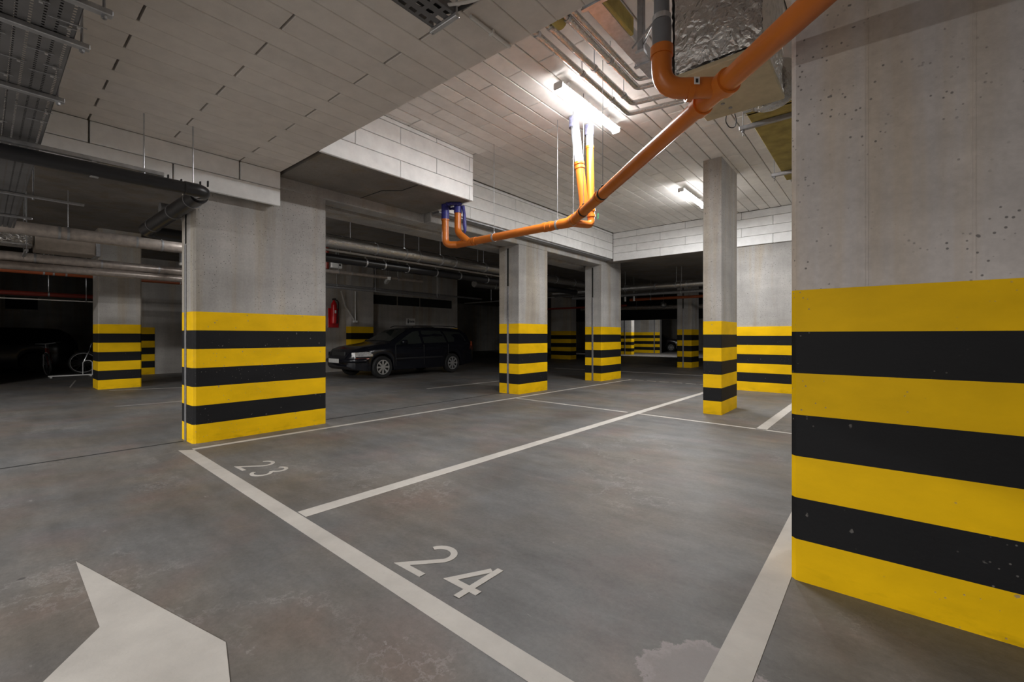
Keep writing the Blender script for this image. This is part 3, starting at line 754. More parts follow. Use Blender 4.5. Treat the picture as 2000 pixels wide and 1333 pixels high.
ins_pipe('thin pale conduit under the lower dark red pipe', [(-14.4, -3, 1.99), (-14.4, 2.7, 1.97)], 0.014, 'conduit_pipe', 'white', bands=9, rods=[(-14.4, 1.6, 1.975)])
ins_pipe('pale pipe with a cut end above the parked wagon', [(-10, 4.75, 2.68), (-10, 8.03, 2.71)], 0.045, mat='copper', rods=[(-10, 5.5, 2.69), (-10, 7.2, 2.70)])
ins_pipe('thin pale conduit nearest above the car roof', [(-10.15, 4.0, 2.345), (-10.15, 9.1, 2.31)], 0.026, 'conduit_pipe', 'steel_dull', rods=[(-10.15, 6.6, 2.33), (-10.15, 8.7, 2.315)], bands=9)
ins_pipe('second thin conduit above the car, a little higher', [(-11, 4.0, 2.50), (-11, 11.5, 2.48)], 0.03, 'conduit_pipe', 'steel_dull', bands=9, rods=[(-11, 6.0, 2.495), (-11, 9.5, 2.485)])
ins_pipe('silver pipe crossing behind the back opening, above the far orange pipe', [(-8.9, 13, 2.65), (4, 13, 2.65)], 0.09, rods=[(-4.45, 13, 2.65), (-4.6, 13, 2.65), (-6.2, 13, 2.65)], ztop=3.18)
ins_pipe('grey pipe just below the silver one in the back opening', [(-8.5, 13.6, 2.50), (3, 13.6, 2.50)], 0.05, mat='steel_dull', ztop=3.18)
ins_pipe('far orange pipe passing in front of a distant striped pillar', [(-7.2, 15.5, 2.50), (2, 15.5, 2.48)], 0.05, 'drain_pipe', 'orange_dark', rods=[(-6.4, 15.5, 2.497)], ztop=3.18, bands=3)
ins_pipe('dim silver duct seen between the two middle pillars', [(-9.5, 9.6, 2.75), (-9.5, 16, 2.75)], 0.11, rods=[(-9.5, 12.6, 2.75)])
ins_pipe('thin pale conduit slanting between the two middle pillars', [(-13, 13.5, 2.58), (-7.5, 13.5, 2.58)], 0.022, 'conduit_pipe', 'steel_dull', bands=9, rods=[(-10.2, 13.5, 2.58)])
ins_pipe('dark red pipe low between the two middle pillars', [(-13, 15.2, 2.28), (-7.2, 15.2, 2.28)], 0.04, 'sprinkler_pipe', 'red_pipe', bands=4, rods=[(-8.7, 15.2, 2.28)])
ins_pipe('beige cable duct along the far ceiling behind the back opening', [(-12.0, 20.0, 2.55), (-5.9, 20.2, 2.45)], 0.09, mat='copper', bands=9, rods=[(-9, 20.1, 2.5)])
t = thing('air_duct', 'short brownish duct box behind the upper silver pipe at the left edge', 'duct', (-11.0, 0.93, 0))
MB().box(-0.25, 0.25, -0.35, 0.42, 2.60, 2.93, 0.01).build('duct_body', M['duct_brown'], t)
MB().box(-0.27, 0.27, 0.39, 0.45, 2.58, 2.95, 0.006).build('flange', M['steel_dull'], t)
MB().box(-0.2, 0.2, -1.1, -0.36, 2.66, 2.90, 0.02).build('metal_collar', M['foil'], t)
for y in (-0.8, -0.45):
    MB().box(-0.4, 0.42, y - 0.02, y + 0.02, 2.53, 2.57).build('support_channel', M['steel'], t)
    for x in (-0.38, 0.40): MB().tube([(x, y, 2.5), (x, y, 3.5)], 0.006, 8).build('hanger_rod', M['rod'], t)
t = thing('spotlight', 'stubby pale cylinder lamp hanging between the silver pipes at left of the broad pillar', 'lamp', (-11.2, 2.75, 2.66))
MB().tube([(0, 0, 0.0), (0, 0, 0.26)], 0.10, 14).build('lamp_body', M['steel_dull'], t, True)
MB().tube([(0.03, -0.04, -0.03), (0.03, -0.04, 0.02)], 0.075, 14).build('lamp_rim', M['white'], t, True)
MB().tube([(0, 0, 0.26), (0, 0, 0.84)], 0.008, 8).build('hanger_rod', M['rod'], t)
# cross conduit in the lane
ins_pipe('thin cross conduit right of the car, with two drop clips', [(-12.4, 12.0, 2.42), (-8.2, 12.0, 2.42)], 0.02, 'conduit_pipe', 'steel_dull', bands=9, rods=[(-11.0, 12.0, 2.42), (-9.2, 12.0, 2.42)])
# small electrical box and red drop pipe next to the broad pillar
t = thing('junction_box', 'small white box with black marks under the black pipe, beside the broad pillar', 'box', (-10.4, 5.65, 2.95))
MB().box(-0.06, 0.06, -0.14, 0.14, -0.11, 0.11, 0.01).build('box_body', M['white'], t)
for z in (-0.05, 0.02): MB().box(0.06, 0.064, 0.05, 0.10, z, z + 0.045).build('printed_mark', M['ink'], t)
MB().tube([(0, 0, 0.11), (0, 0, 0.55)], 0.008, 8).build('hanger_rod', M['steel'], t)
ins_pipe('short red drop pipe beside the small white box', [(-10.4, 5.42, 2.80), (-10.4, 5.42, 3.5)], 0.05, 'sprinkler_pipe', 'red_pipe', bands=4)
t = thing('ceiling_lamp', 'unlit pale batten lamp above the parked wagon', 'lamp', (-10.4, 7.15, 2.64), math.radians(60))
MB().box(-0.05, 0.05, -0.55, 0.55, 0.03, 0.08, 0.012).build('housing', M['white'], t)
MB().box(-0.045, 0.045, -0.54, 0.54, -0.005, 0.03, 0.012).build('diffuser', M['white'], t)
for yy in (-0.4, 0.4): MB().tube([(0, yy, 0.08), (0, yy, 0.86)], 0.005, 6).build('hanger_rod', M['steel'], t)
# bits hanging in the far opening
for k, (px, py, lbl) in enumerate([(1221, 583, 'left one of the pale dangling fittings in the back opening'), (1238, 582, 'right one of the pale dangling fittings in the back opening')]):
    p = at(px, py, y=14.3)
    t = thing('pipe_fitting', lbl, 'fitting', p, 0, 'pale fittings in the back opening')
    MB().tube([(0, 0, -0.11), (0, 0, 0.05)], 0.035, 10).build('fitting_body', M['white'], t, True)
    MB().tube([(0, 0, 0.05), (0, 0, (3.5 if p.x < -6.5 else 3.18) - p.z)], 0.006, 8).build('hanger_rod', M['steel'], t)
p = at(1296, 597, y=18.0)
t = thing('round_lamp', 'small round silvery lamp near the dark far lintel', 'lamp', p)
MB().tube([(0, 0, 0.0), (0, 0, 0.16)], 0.05, 12).build('lamp_neck', M['steel_dull'], t, True)
s = MB(); s.tube([(0, 0, 0.02 + 0.13 * math.cos(a)) for a in [0.05 + i * 0.3 for i in range(11)]], [0.13 * math.sin(0.05 + i * 0.3) for i in range(11)], 14); s.build('lamp_globe', M['alloy'], t, True)
MB().tube([(0, 0, 0.16), (0, 0, (3.5 if p.x < -6.5 else 3.18) - p.z)], 0.008, 8).build('hanger_rod', M['steel'], t)

# ================================================================== PIPE RACK under the white ceiling (top centre)
def top_pipe(label, pts, r, mat='foil_pipe', fil=0.05):
    t = thing('insulated_pipe', label, 'pipe', group='foil pipes under the white ceiling')
    MB().tube(pts, r, 14, True, fillet=fil).build('pipe_jacket', M[mat], t, True)
    return t
zt = 3.62
a1 = top_pipe('outer foil pipe of the ceiling pair, nearest the glaring lamp', [(-2.15, 2.3, zt), (-2.15, 4.58, zt), (-1.1, 4.80, zt)], 0.026)
a2 = top_pipe('second foil pipe from the glaring lamp, turning right behind the grey stack', [(-2.02, 2.3, zt), (-2.02, 4.40, zt), (-1.1, 4.60, zt)], 0.026)
a3 = top_pipe('third foil pipe from the glaring lamp, inner bend', [(-1.86, 2.3, zt), (-1.86, 4.16, zt), (-1.1, 4.34, zt)], 0.024)
a4 = top_pipe('innermost thin foil pipe on the ceiling left of the grey stack', [(-1.80, 2.3, zt + 0.02), (-1.80, 4.06, zt + 0.02), (-1.1, 4.22, zt + 0.02)], 0.020)
for o, x in ((a1, -2.15), (a2, -2.02), (a3, -1.86)):
    for y in (2.9, 3.6, 4.2):
        if y > 4.1 and x > -1.9: continue
        MB().ring((x, y, zt), (0, 1, 0), 0.026, 0.006, 0.03, 14).build('clamp', M['steel'], o)
        MB().tube([(x, y, zt + 0.026), (x, y, ZH)], 0.005, 6).build('hanger_rod', M['steel'], o)
lab(MB().tube([(-1.93, 2.2, zt + 0.0), (-1.93, 2.92, zt)], 0.05, 14).build('insulation_sleeve', M['wool_y'], a3, True), 'brownish insulation sleeve with a cut end')
t = thing('air_duct', 'narrow pale duct along the ceiling right of the foil pipes', 'duct')
MB().box(-1.66, -1.53, 2.3, 3.98, 3.55, 3.66, 0.008).build('duct_body', M['steel'], t)
MB().box(-1.53, -1.50, 2.3, 3.3, 3.54, 3.68, 0.006).build('insulation_edge', M['wool_y'], t)
for y in (2.8, 3.7): MB().box(-1.68, -1.48, y, y + 0.03, 3.535, 3.549).build('strap', M['steel'], t)
for y in (2.8, 3.7):
    for x in (-1.675, -1.485): MB().tube([(x, y + 0.015, 3.54), (x, y + 0.015, ZH)], 0.005, 6).build('hanger_rod', M['steel'], t)
t = thing('support_channel', 'upright galvanised channel hanging left of the dark grey stack pipe', 'channel', (-1.30, 2.98, 0))
MB().box(-0.022, 0.022, -0.022, 0.022, 3.17, ZH, 0.004).build('channel_post', M['steel_dull'], t)
MB().tube([(0.02, 0, 3.22), (0.26, -0.36, 3.10)], 0.008, 8).build('arm', M['steel_dull'], t)
MB().box(-0.03, 0.03, -0.03, 0.03, 3.15, 3.17).build('foot_plate', M['steel'], t)

# ================================================================== FOIL DUCT top right
t = thing('air_duct', 'crumpled foil wrapped duct box with a pale board underneath, behind the orange branch', 'duct')
x0, x1, y0, y1, zq = -1.10, -0.565, 3.08, 3.84, 2.95
def crumple(nx, nz, fn):
    vs = []; fs = []
    for j in range(nz + 1):
        for i in range(nx + 1): vs.append(fn(i / nx, j / nz))
    for j in range(nz):
        for i in range(nx):
            a = j * (nx + 1) + i; fs.append((a, a + 1, a + nx + 2, a + nx + 1))
    return vs, fs
rnd = random.Random(3)
def dent(s): return rnd.uniform(-s, s)
mb = MB()
mb.add(*crumple(22, 30, lambda u, v: (x0 + (x1 - x0) * u, y0 - 0.025 * math.sin(PI * u) * (0.5 + 0.5 * math.sin(7 * v)) + dent(0.008), zq + 0.03 + (ZH - 0.01 - zq - 0.03) * v)))
mb.add(*crumple(18, 30, lambda u, v: (x1 + dent(0.006), y0 + (y1 - y0) * u, zq + 0.03 + (ZH - 0.01 - zq - 0.03) * v)))
mb.add(*crumple(10, 30, lambda u, v: (x0 + dent(0.006) - 0.02, y0 + (y1 - y0) * u, zq + 0.03 + (ZH - 0.01 - zq - 0.03) * v)))
mb.box(x0, x1, y0 + 0.01, y1, zq + 0.02, ZH - 0.012)
mb.build('foil_wrap', M['foil'], t, True)
lab(MB().box(x0 - 0.01, x1 + 0.01, y0 - 0.005, y1 + 0.005, zq - 0.012, zq + 0.02, 0.006).build('bottom_board', M['wool'], t), 'pale yellowish board')
for k, (bx, by) in enumerate([(-0.90, 3.50), (-0.93, 3.62), (-0.90, 3.72), (-0.70, 3.3)]):
    MB().tube([(bx, by, zq - 0.018), (bx, by, zq - 0.011)], 0.014, 12).build('fixing_disc', M['steel_dull'], t)
MB().tube([(-0.96, 3.84, zq - 0.01), (-0.97, 3.86, zq - 0.05), (-0.95, 3.90, zq - 0.09), (-0.91, 3.9, zq - 0.10), (-0.89, 3.87, zq - 0.06), (-0.90, 3.85, zq - 0.01)], 0.004, 8, fillet=0.02).build('cable_loop', M['cable'], t, True)
# flexible collar joining the two ducts
mb = MB()
pts = []; rr = []
for i in range(25):
    u = i / 24
    pts.append((-0.70 + 0.04 * u, 3.86 + 0.42 * u, 3.10 + 0.20 * u ** 1.5)); rr.append(0.165 + (0.014 if i % 2 else 0.0))
mb.tube(pts, rr, 22); lab(mb.build('flexible_collar', M['foil_pipe'], t, True), 'ribbed flexible metal collar')
t = thing('air_duct', 'duct with yellow mineral board below, running back beside the huge pillar', 'duct')
MB().box(-0.95, -0.33, 4.40, 6.75, 3.23, 3.42, 0.01).build('duct_body', M['steel_dull'], t)
lab(MB().box(-0.955, -0.325, 4.47, 6.75, 3.20, 3.23, 0.005).build('bottom_board', M['wool_y'], t), 'yellow mineral board')
for y in (4.42, 4.47, 4.52): MB().box(-0.97, -0.31, y - 0.012, y + 0.012, 3.20, 3.44).build('flange', M['steel'], t)
for y in (4.72, 6.35):
    MB().box(-1.06, -0.20, y - 0.02, y + 0.02, 3.155, 3.197, 0.004).build('support_channel', M['steel_dull'], t)
    for x in (-1.03, -0.23):
        MB().tube([(x, y, 3.10), (x, y, ZH)], 0.004, 8).build('hanger_rod', M['rod'], t)
        MB().tube([(x, y, 3.135), (x, y, 3.155)], 0.014, 6).build('rod_nut', M['steel_dull'], t)
MB().tube([(-0.42, 4.9, 3.2), (-0.43, 5.2, 3.02), (-0.42, 5.5, 2.97)], 0.006, 6).build('loose_strap', M['white'], t)
t = thing('junction_box', 'small shiny fitting under the far duct bracket beside the huge pillar', 'fitting', (-0.72, 6.35, 3.06))
MB().box(-0.06, 0.06, -0.05, 0.05, -0.06, 0.05, 0.012).build('box_body', M['alloy'], t)
MB().tube([(0, 0, 0.05), (0, 0, 0.094)], 0.01, 8).build('stem', M['steel'], t)

# ================================================================== CABLE TRAYS
def perforated(x0, x1, y0, y1, z, pitch_x, pitch_y, hx, hy, off=(0, 0)):
    """sheet with real rectangular holes"""
    mb = MB()
    nx = int((x1 - x0) / pitch_x); ny = int((y1 - y0) / pitch_y)
    px_, py_ = (x1 - x0) / nx, (y1 - y0) / ny
    for i in range(nx):
        for j in range(ny):
            ax, ay = x0 + i * px_, y0 + j * py_; bx, by = ax + px_, ay + py_
            cx, cy = (ax + bx) / 2, (ay + by) / 2
            vs = [(ax, ay, z), (bx, ay, z), (bx, by, z), (ax, by, z), (cx - hx, cy - hy, z), (cx + hx, cy - hy, z), (cx + hx, cy + hy, z), (cx - hx, cy + hy, z)]
            mb.add(vs, [(0, 1, 5, 4), (1, 2, 6, 5), (2, 3, 7, 6), (3, 0, 4, 7)])
    return mb
tr = thing('cable_tray', 'long perforated steel cable tray with black cables at the upper left', 'cable tray')
zt2 = 2.655
perforated(-9.2, -1.6, -0.40, 0.30, zt2, 0.026, 0.0437, 0.0055, 0.0055).build('tray_floor', M['tray'], tr)
for y in (-0.40, 0.30): MB().box(-9.2, -1.6, y - 0.0015, y + 0.0015, zt2, zt2 + 0.05).build('side_rail', M['tray'], tr)
mb = MB()
for k in range(11): mb.tube([(-9.1, -0.36 + k * 0.06, zt2 + 0.024), (-5, -0.355 + k * 0.06, zt2 + 0.022), (-1.7, -0.36 + k * 0.06, zt2 + 0.024)], 0.02, 8)
tag(mb.build('cables', M['cable'], tr, True), kind='stuff')
for x, ya, yb in ((-2.71, -0.45, 0.39), (-3.115, -0.45, 0.36), (-3.94, -0.45, 0.34), (-6.9, -0.45, 0.75), (-8.2, -0.45, 0.42)):
    MB().box(x - 0.02, x + 0.02, ya, yb, zt2 - 0.03, zt2 - 0.002, 0.004).build('support_channel', M['steel'], tr)
    zt_ = ZL if x > -5.5 else 3.5
    for y in (-0.43, min(yb - 0.03, 0.36)):
        MB().tube([(x, y, zt2 - 0.05), (x, y, zt_)], 0.0055, 8).build('hanger_rod', M['steel_dull'], tr)
        MB().tube([(x, y, zt2 - 0.046), (x, y, zt2 - 0.03)], 0.012, 6).build('rod_nut', M['steel'], tr)
rr_ = random.Random(11)
for x, ya, yb in ((-2.85, 0.10, 0.20), (-2.95, 0.20, 0.33), (-3.0, 0.24, 0.30), (-3.35, 0.15, 0.25), (-3.5, 0.22, 0.29), (-3.55, -0.1, 0.16), (-3.62, 0.17, 0.29), (-3.8, 0.02, 0.12), (-4.25, 0.14, 0.31), (-4.45, 0.20, 0.30), (-4.65, 0.04, 0.12), (-3.3, -0.1, 0.08)):
    o = MB().tube([(x, ya, zt2 - 0.008), (x + 0.01, yb, zt2 - 0.008)], 0.0028, 6).build('tray_bolt', M['steel'], tr)
    MB().tube([(x + 0.008, yb - 0.035, zt2 - 0.012), (x + 0.008, yb - 0.023, zt2 - 0.012)], 0.009, 8).build('bolt_nut', M['alloy'], o)
t = thing('cable_tray', 'short slotted cable tray end fixed to the lowered ceiling at top centre', 'cable tray')
perforated(-2.04, -1.85, 0.6, 1.72, 2.99, 0.063, 0.07, 0.012, 0.022).build('tray_floor', M['tray'], t)
for x in (-2.04, -1.85): MB().box(x - 0.0015, x + 0.0015, 0.6, 1.72, 2.99, 3.04).build('side_rail', M['tray'], t)
MB().box(-2.06, -1.83, 1.705, 1.735, 2.965, 2.988, 0.003).build('end_channel', M['alloy'], t)
for x in (-2.05, -1.84): MB().tube([(x, 1.72, 2.96), (x, 1.72, ZL)], 0.006, 8).build('hanger_rod', M['steel'], t)
mb = MB()
for k in range(4): mb.tube([(-2.0 + 0.04 * k, 0.6, 3.015), (-2.0 + 0.04 * k, 1.6, 3.01), (-1.9, 1.74, 3.03), (-1.72, 1.78, 3.05), (-1.60, 1.70, 3.118)], 0.011, 8, True, fillet=0.08)
mb.build('cable', M['cable'], t, True)
MB().tube([(-1.86, 1.66, 3.01), (-1.74, 1.76, 3.03), (-1.60, 1.80, 3.06), (-1.50, 1.72, 3.118)], 0.009, 8, True, fillet=0.08).build('cable', M['white'], t, True)['label'] = 'pale flexible cable'
t = thing('conduit_pipe', 'short grey conduit clipped to the lowered ceiling beside the bright edge', 'pipe')
MB().tube([(-1.91, 1.90, 3.103), (-1.91, 2.27, 3.103)], 0.012, 10).build('pipe_body', M['white'], t, True)
MB().box(-1.93, -1.89, 2.08, 2.10, 3.088, 3.119, 0.003).build('clip', M['white'], t)

# ================================================================== FIRE EXTINGUISHER AND SIGNS
t = thing('fire_extinguisher', 'red fire extinguisher hung on a red board just right of the broad pillar', 'fire extinguisher', (-13.585, 7.27, 1.43))
MB().box(0.0, 0.02, -0.16, 0.20, 0.0, 0.62, 0.008).build('back_board', M['red'], t)
cy = [(0.0, 0.07), (0.02, 0.09), (0.60, 0.09), (0.66, 0.075), (0.71, 0.04), (0.75, 0.03)]
MB().tube([(0.12, -0.02, 0.12 + h_) for h_, _ in cy], [r_ for _, r_ in cy], 18).build('cylinder', M['red'], t, True)
MB().box(0.06, 0.22, -0.05, 0.0, 0.87, 0.93, 0.01).build('valve_handle', M['ink'], t)
MB().tube([(0.12, -0.02, 0.86), (0.12, -0.02, 0.90)], 0.025, 10).build('valve_neck', M['alloy'], t, True)
MB().tube([(0.15, 0.0, 0.89), (0.16, 0.10, 0.86), (0.14, 0.13, 0.70), (0.14, 0.11, 0.40), (0.17, 0.06, 0.24)], 0.016, 8, True, fillet=0.06).build('hose', M['rubber'], t, True)
MB().tube([(0.17, 0.06, 0.26), (0.18, 0.04, 0.13)], [0.02, 0.03], 10).build('nozzle', M['rubber'], t, True)
MB().box(0.205, 0.213, -0.04, 0.01, 0.45, 0.55).build('instruction_label', M['white'], t)
t = thing('wall_sign', 'small white sign with a black figure on the wall above the wagon', 'sign', (-13.585, 10.34, 1.58))
MB().box(0, 0.012, -0.20, 0.21, 0.0, 0.235, 0.004).build('sign_plate', M['white'], t)
MB().box(0.012, 0.014, -0.135, -0.085, 0.05, 0.16).build('sign_figure', M['ink'], t)
MB().tube([(0.012, -0.11, 0.185), (0.0145, -0.11, 0.185)], 0.02, 10).build('sign_figure_head', M['ink'], t)
for k, hgt in enumerate((0.085, 0.06, 0.06, 0.075, 0.06)):
    MB().box(0.012, 0.014, -0.045 + k * 0.046, -0.012 + k * 0.046, 0.08, 0.08 + hgt).build('sign_stroke', M['ink'], t)
t = thing('conduit_pipe', 'pale upright conduit with a slanting brace right of the fire extinguisher', 'pipe', (-13.24, 7.93, 0))
MB().tube([(0.0, -0.06, 1.66), (0.0, -0.06, 2.62)], 0.02, 10).build('pipe_body', M['white'], t, True)
MB().box(-0.05, 0.03, -0.12, 0.0, 1.60, 1.66).build('foot_bracket', M['white'], t)
MB().tube([(0.0, -0.10, 1.68), (0.0, -0.42, 2.12), (0.0, -0.55, 2.6)], 0.035, 8).build('brace', M['conc_wall'], t, True)

# ================================================================== CARS
def build_wheel(parent, x, y, r=0.305, wd=0.19, side=1, rim_m='alloy'):
    o = bpy.data.objects.new('wheel', None); COL.objects.link(o); o.parent = parent; o.location = (x, y, r)
    prof = [(r - 0.10, -wd / 2), (r - 0.02, -wd / 2), (r, -wd / 2 + 0.03), (r, wd / 2 - 0.03), (r - 0.02, wd / 2), (r - 0.10, wd / 2 - 0.005), (r - 0.11, wd / 2 - 0.03)]
    mb = MB(); vs = []; fs = []; n = len(prof); S = 28
    for k in range(S):
        a = 2 * PI * k / S
        for rad, h_ in prof: vs.append((rad * math.cos(a), side * h_, rad * math.sin(a)))
    for k in range(S):
        j = (k + 1) % S
        for i in range(n - 1): fs.append((k * n + i, j * n + i, j * n + i + 1, k * n + i + 1))
    mb.add(vs, fs); mb.build('tyre', M['rubber'], o, True)
    f = side * (wd / 2 - 0.02)
    rim = MB().ring((0, f, 0), (0, 1, 0), r - 0.125, 0.022, 0.03, 28)
    for k in range(8):
        a = 2 * PI * k / 8
        c, s_ = math.cos(a), math.sin(a)
        for w_ in (1,):
            p = [(0.03, -0.018), (r - 0.115, -0.028), (r - 0.115, 0.028), (0.03, 0.018)]
            vv = [(u * c - v * s_, f + side * 0.012, u * s_ + v * c) for u, v in p] + [(u * c - v * s_, f - side * 0.012, u * s_ + v * c) for u, v in p]
            rim.add(vv, [(0, 1, 2, 3), (7, 6, 5, 4), (0, 4, 5, 1), (1, 5, 6, 2), (2, 6, 7, 3), (3, 7, 4, 0)])
    rim.build('rim', M[rim_m], o)
    MB().tube([(0, f - side * 0.02, 0), (0, f + side * 0.018, 0)], 0.045, 14).build('hub', M[rim_m], o)
    MB().tube([(0, f - side * 0.05, 0), (0, f - side * 0.045, 0)], r - 0.11, 20).build('brake_disc', M['ink'], o)
    return o
FA, RA, WR = 1.36, -1.20, 0.305
def lerp(tab, x):
    for (a, va), (b, vb) in zip(tab, tab[1:]):
        if x <= b:
            u = (x - a) / (b - a) if b > a else 0
            u = max(0, min(1, u)); return va + (vb - va) * u
    return tab[-1][1]
def sm(tab, x):
    return (lerp(tab, x - 0.04) + 2 * lerp(tab, x) + lerp(tab, x + 0.04)) / 4
ROOF = [(-2.24, 0.86), (-2.20, 0.98), (-2.02, 1.25), (-1.80, 1.385), (-1.4, 1.415), (-0.6, 1.43), (0.0, 1.42), (0.30, 1.36), (1.02, 0.985), (1.15, 0.955), (1.8, 0.87), (2.05, 0.80), (2.17, 0.70), (2.24, 0.55)]
BELT = [(-2.24, 0.80), (-2.0, 0.95), (-1.0, 0.93), (0.3, 0.91), (1.02, 0.90), (1.6, 0.84), (2.0, 0.75), (2.17, 0.66), (2.24, 0.53)]
HALF = [(-2.24, 0.70), (-2.12, 0.79), (-1.7, 0.845), (0.0, 0.858), (1.3, 0.85), (1.8, 0.80), (2.08, 0.69), (2.18, 0.58), (2.24, 0.48)]
ROOFW = [(-2.24, 0.62), (-1.8, 0.56), (0.0, 0.585), (0.30, 0.58), (1.02, 0.70), (1.8, 0.66), (2.08, 0.58), (2.24, 0.44)]
SILL = [(-2.24, 0.36), (-2.0, 0.26), (-1.6, 0.20), (1.7, 0.20), (2.05, 0.24), (2.24, 0.34)]
def sec(x):
    hw, zr, zb_, rw, zs = sm(HALF, x), lerp(ROOF, x), sm(BELT, x), sm(ROOFW, x), sm(SILL, x)
    zb_ = min(zb_, zr - 0.015)
    for c in (FA, RA):
        d = abs(x - c)
        if d < 0.355: zs = max(zs, WR + math.sqrt(max(0, 0.355 ** 2 - d * d)))
    zs = min(zs, zb_ - 0.06)
    zmid = (zs + zb_) / 2
    pts = [(0, zs), (hw * 0.90, zs), (hw * 0.985, zs + 0.012), (hw, zs + (zmid - zs) * 0.55), (hw, zmid), (hw * 0.985, zb_ - 0.05), (hw * 0.955, zb_)]
    g = zr - zb_
    pts += [(hw * 0.955 + (rw - hw * 0.955) * 0.5, zb_ + g * 0.52), (rw + 0.012, zb_ + g * 0.90), (rw - 0.06, zb_ + g * 0.985), (rw * 0.55, zr + 0.008), (0, zr + 0.012)]
    return pts
def side_pt(x, v, off=0.006):
    """point on the glasshouse side: v 0 at belt, 1 near roof"""
    p = sec(x); a, b, c = p[6], p[7], p[8]
    if v < 0.55: u = v / 0.55; q = (a[0] + (b[0] - a[0]) * u, a[1] + (b[1] - a[1]) * u)
    else: u = (v - 0.55) / 0.45; q = (b[0] + (c[0] - b[0]) * u, b[1] + (c[1] - b[1]) * u)
    return (x, q[0] + off, q[1] + off * 0.4)
def build_car(label, loc, rz, paint_, detail=True):
    t = thing('car', label, 'car', loc, rz, 'parked cars')
    xs = sorted(set([round(-2.24 + 0.04 * i, 3) for i in range(113)] + [round(c + s_ * 0.355, 3) for c in (FA, RA) for s_ in (-1, 1)]))
    mb = MB(); n = len(sec(0)); ring = []
    for x in xs:
        p = sec(x); ring.append([(x, y, z) for y, z in p] + [(x, -y, z) for y, z in p[-2:0:-1]])
    m = len(ring[0]); vs = [q for r_ in ring for q in r_]; fs = []
    for i in range(len(xs) - 1):
        for k in range(m):
            k2 = (k + 1) % m; fs.append((i * m + k, i * m + k2, (i + 1) * m + k2, (i + 1) * m + k))
    fs.append(tuple(range(m))); fs.append(tuple((len(xs) - 1) * m + k for k in range(m - 1, -1, -1)))
    mb.add(vs, fs); mb.build('body', paint_, t, True)
    for x in (FA, RA):
        for s_ in (-1, 1): build_wheel(t, x, s_ * 0.765, side=s_, rim_m='alloy' if detail else 'ink')  # undetailed car gets black rims, the recess's darkness put into their colour
    if not detail: return t
    for s_ in (-1, 1):
        for nm, poly in (('window', [(0.96, 0.06), (0.80, 0.06), (0.0, 0.05), (0.0, 0.88), (0.20, 0.88), (0.42, 0.78)]),
                         ('window', [(-0.09, 0.05), (-0.98, 0.06), (-0.94, 0.5), (-0.86, 0.86), (-0.09, 0.88)]),
                         ('window', [(-1.06, 0.07), (-1.88, 0.12), (-1.80, 0.5), (-1.66, 0.82), (-0.95, 0.86), (-1.02, 0.5)])):
            vs = [side_pt(x, v) for x, v in poly]; vs = [(a, s_ * b, c) for a, b, c in vs]
            MB().add(vs, [tuple(range(len(vs)))]).build(nm, M['glass_dark'], t)
        # lamps, mirror, trim
        vs = []; fs = []
        for q in range(9):
            x = 1.66 + 0.5 * q / 8; zl_, zu_ = 0.612 - 0.01 * q / 8, 0.675 + 0.075 * min(1, q / 2.5) - 0.035 * q / 8
            for z in (zl_, (zl_ + zu_) / 2, zu_): vs.append((x, s_ * (sm(HALF, x) * (1.0 if z < 0.66 else 0.99) + 0.012), z))
        for q in range(8):
            for r_ in range(2): fs.append((q * 3 + r_, q * 3 + 3 + r_, q * 3 + 4 + r_, q * 3 + 1 + r_))
        lab(MB().add(vs, fs).build('headlamp', M['lens'], t), 'clear glass headlamp')
        vs = [(2.10, 0.53), (2.09, 0.565), (1.76, 0.565), (1.78, 0.54)]
        lab(MB().add([(x, s_ * (sm(HALF, x) + 0.009), z) for x, z in vs], [(0, 1, 2, 3)]).build('side_reflector', M['amber'], t), 'red side reflector')
        vs = [(-2.02, 0.70), (-2.05, 1.0), (-2.17, 0.97), (-2.20, 0.70)]
        MB().add([(x, s_ * (sm(HALF, x) * 0.985 + 0.01), z) for x, z in vs], [(0, 1, 2, 3)]).build('tail_lamp', M['amber'], t)
        MB().box(0.62, 0.80, s_ * 0.86, s_ * 1.0, 0.93, 1.05, 0.03).build('door_mirror', paint_, t, True)
        for xx in (0.95, -0.05, -1.02): MB().box(xx - 0.004, xx + 0.004, s_ * 0.84, s_ * 0.864, 0.32 if xx > -1 else 0.58, 0.90).build('door_seam', M['ink'], t)
        for xx in (0.12, -0.86): MB().box(xx - 0.10, xx + 0.08, s_ * 0.84, s_ * 0.872, 0.80, 0.83, 0.008).build('door_handle', paint_, t)
        MB().box(-0.80, 0.95, s_ * 0.845, s_ * 0.868, 0.50, 0.545, 0.008).build('rubbing_strip', M['black_pvc'], t)
        MB().tube([(-1.7, s_ * 0.53, 1.43), (-1.5, s_ * 0.54, 1.47), (0.0, s_ * 0.55, 1.475), (0.15, s_ * 0.55, 1.43)], 0.012, 8).build('roof_rail', M['black_pvc'], t, True)
    # windscreen
    vs = []
    for x in (0.36, 0.70, 0.98):
        zr = lerp(ROOF, x) + 0.022; rw = sm(ROOFW, x) - 0.07
        vs += [(x, -rw, zr - 0.012), (x, -rw * 0.5, zr), (x, rw * 0.5, zr), (x, rw, zr - 0.012)]
    MB().add(vs, [(i * 4 + k, i * 4 + k + 1, (i + 1) * 4 + k + 1, (i + 1) * 4 + k) for i in range(2) for k in range(3)]).build('windscreen', M['glass_dark'], t)
    MB().box(2.14, 2.205, -0.34, 0.34, 0.62, 0.735, 0.012).build('grille', M['ink'], t)
    MB().tube([(1.84, 0.80, 0.50), (2.10, 0.70, 0.50), (2.25, 0.46, 0.50), (2.27, 0, 0.50), (2.25, -0.46, 0.50), (2.10, -0.70, 0.50), (1.84, -0.80, 0.50)], 0.055, 10).build('bumper', paint_, t, True)
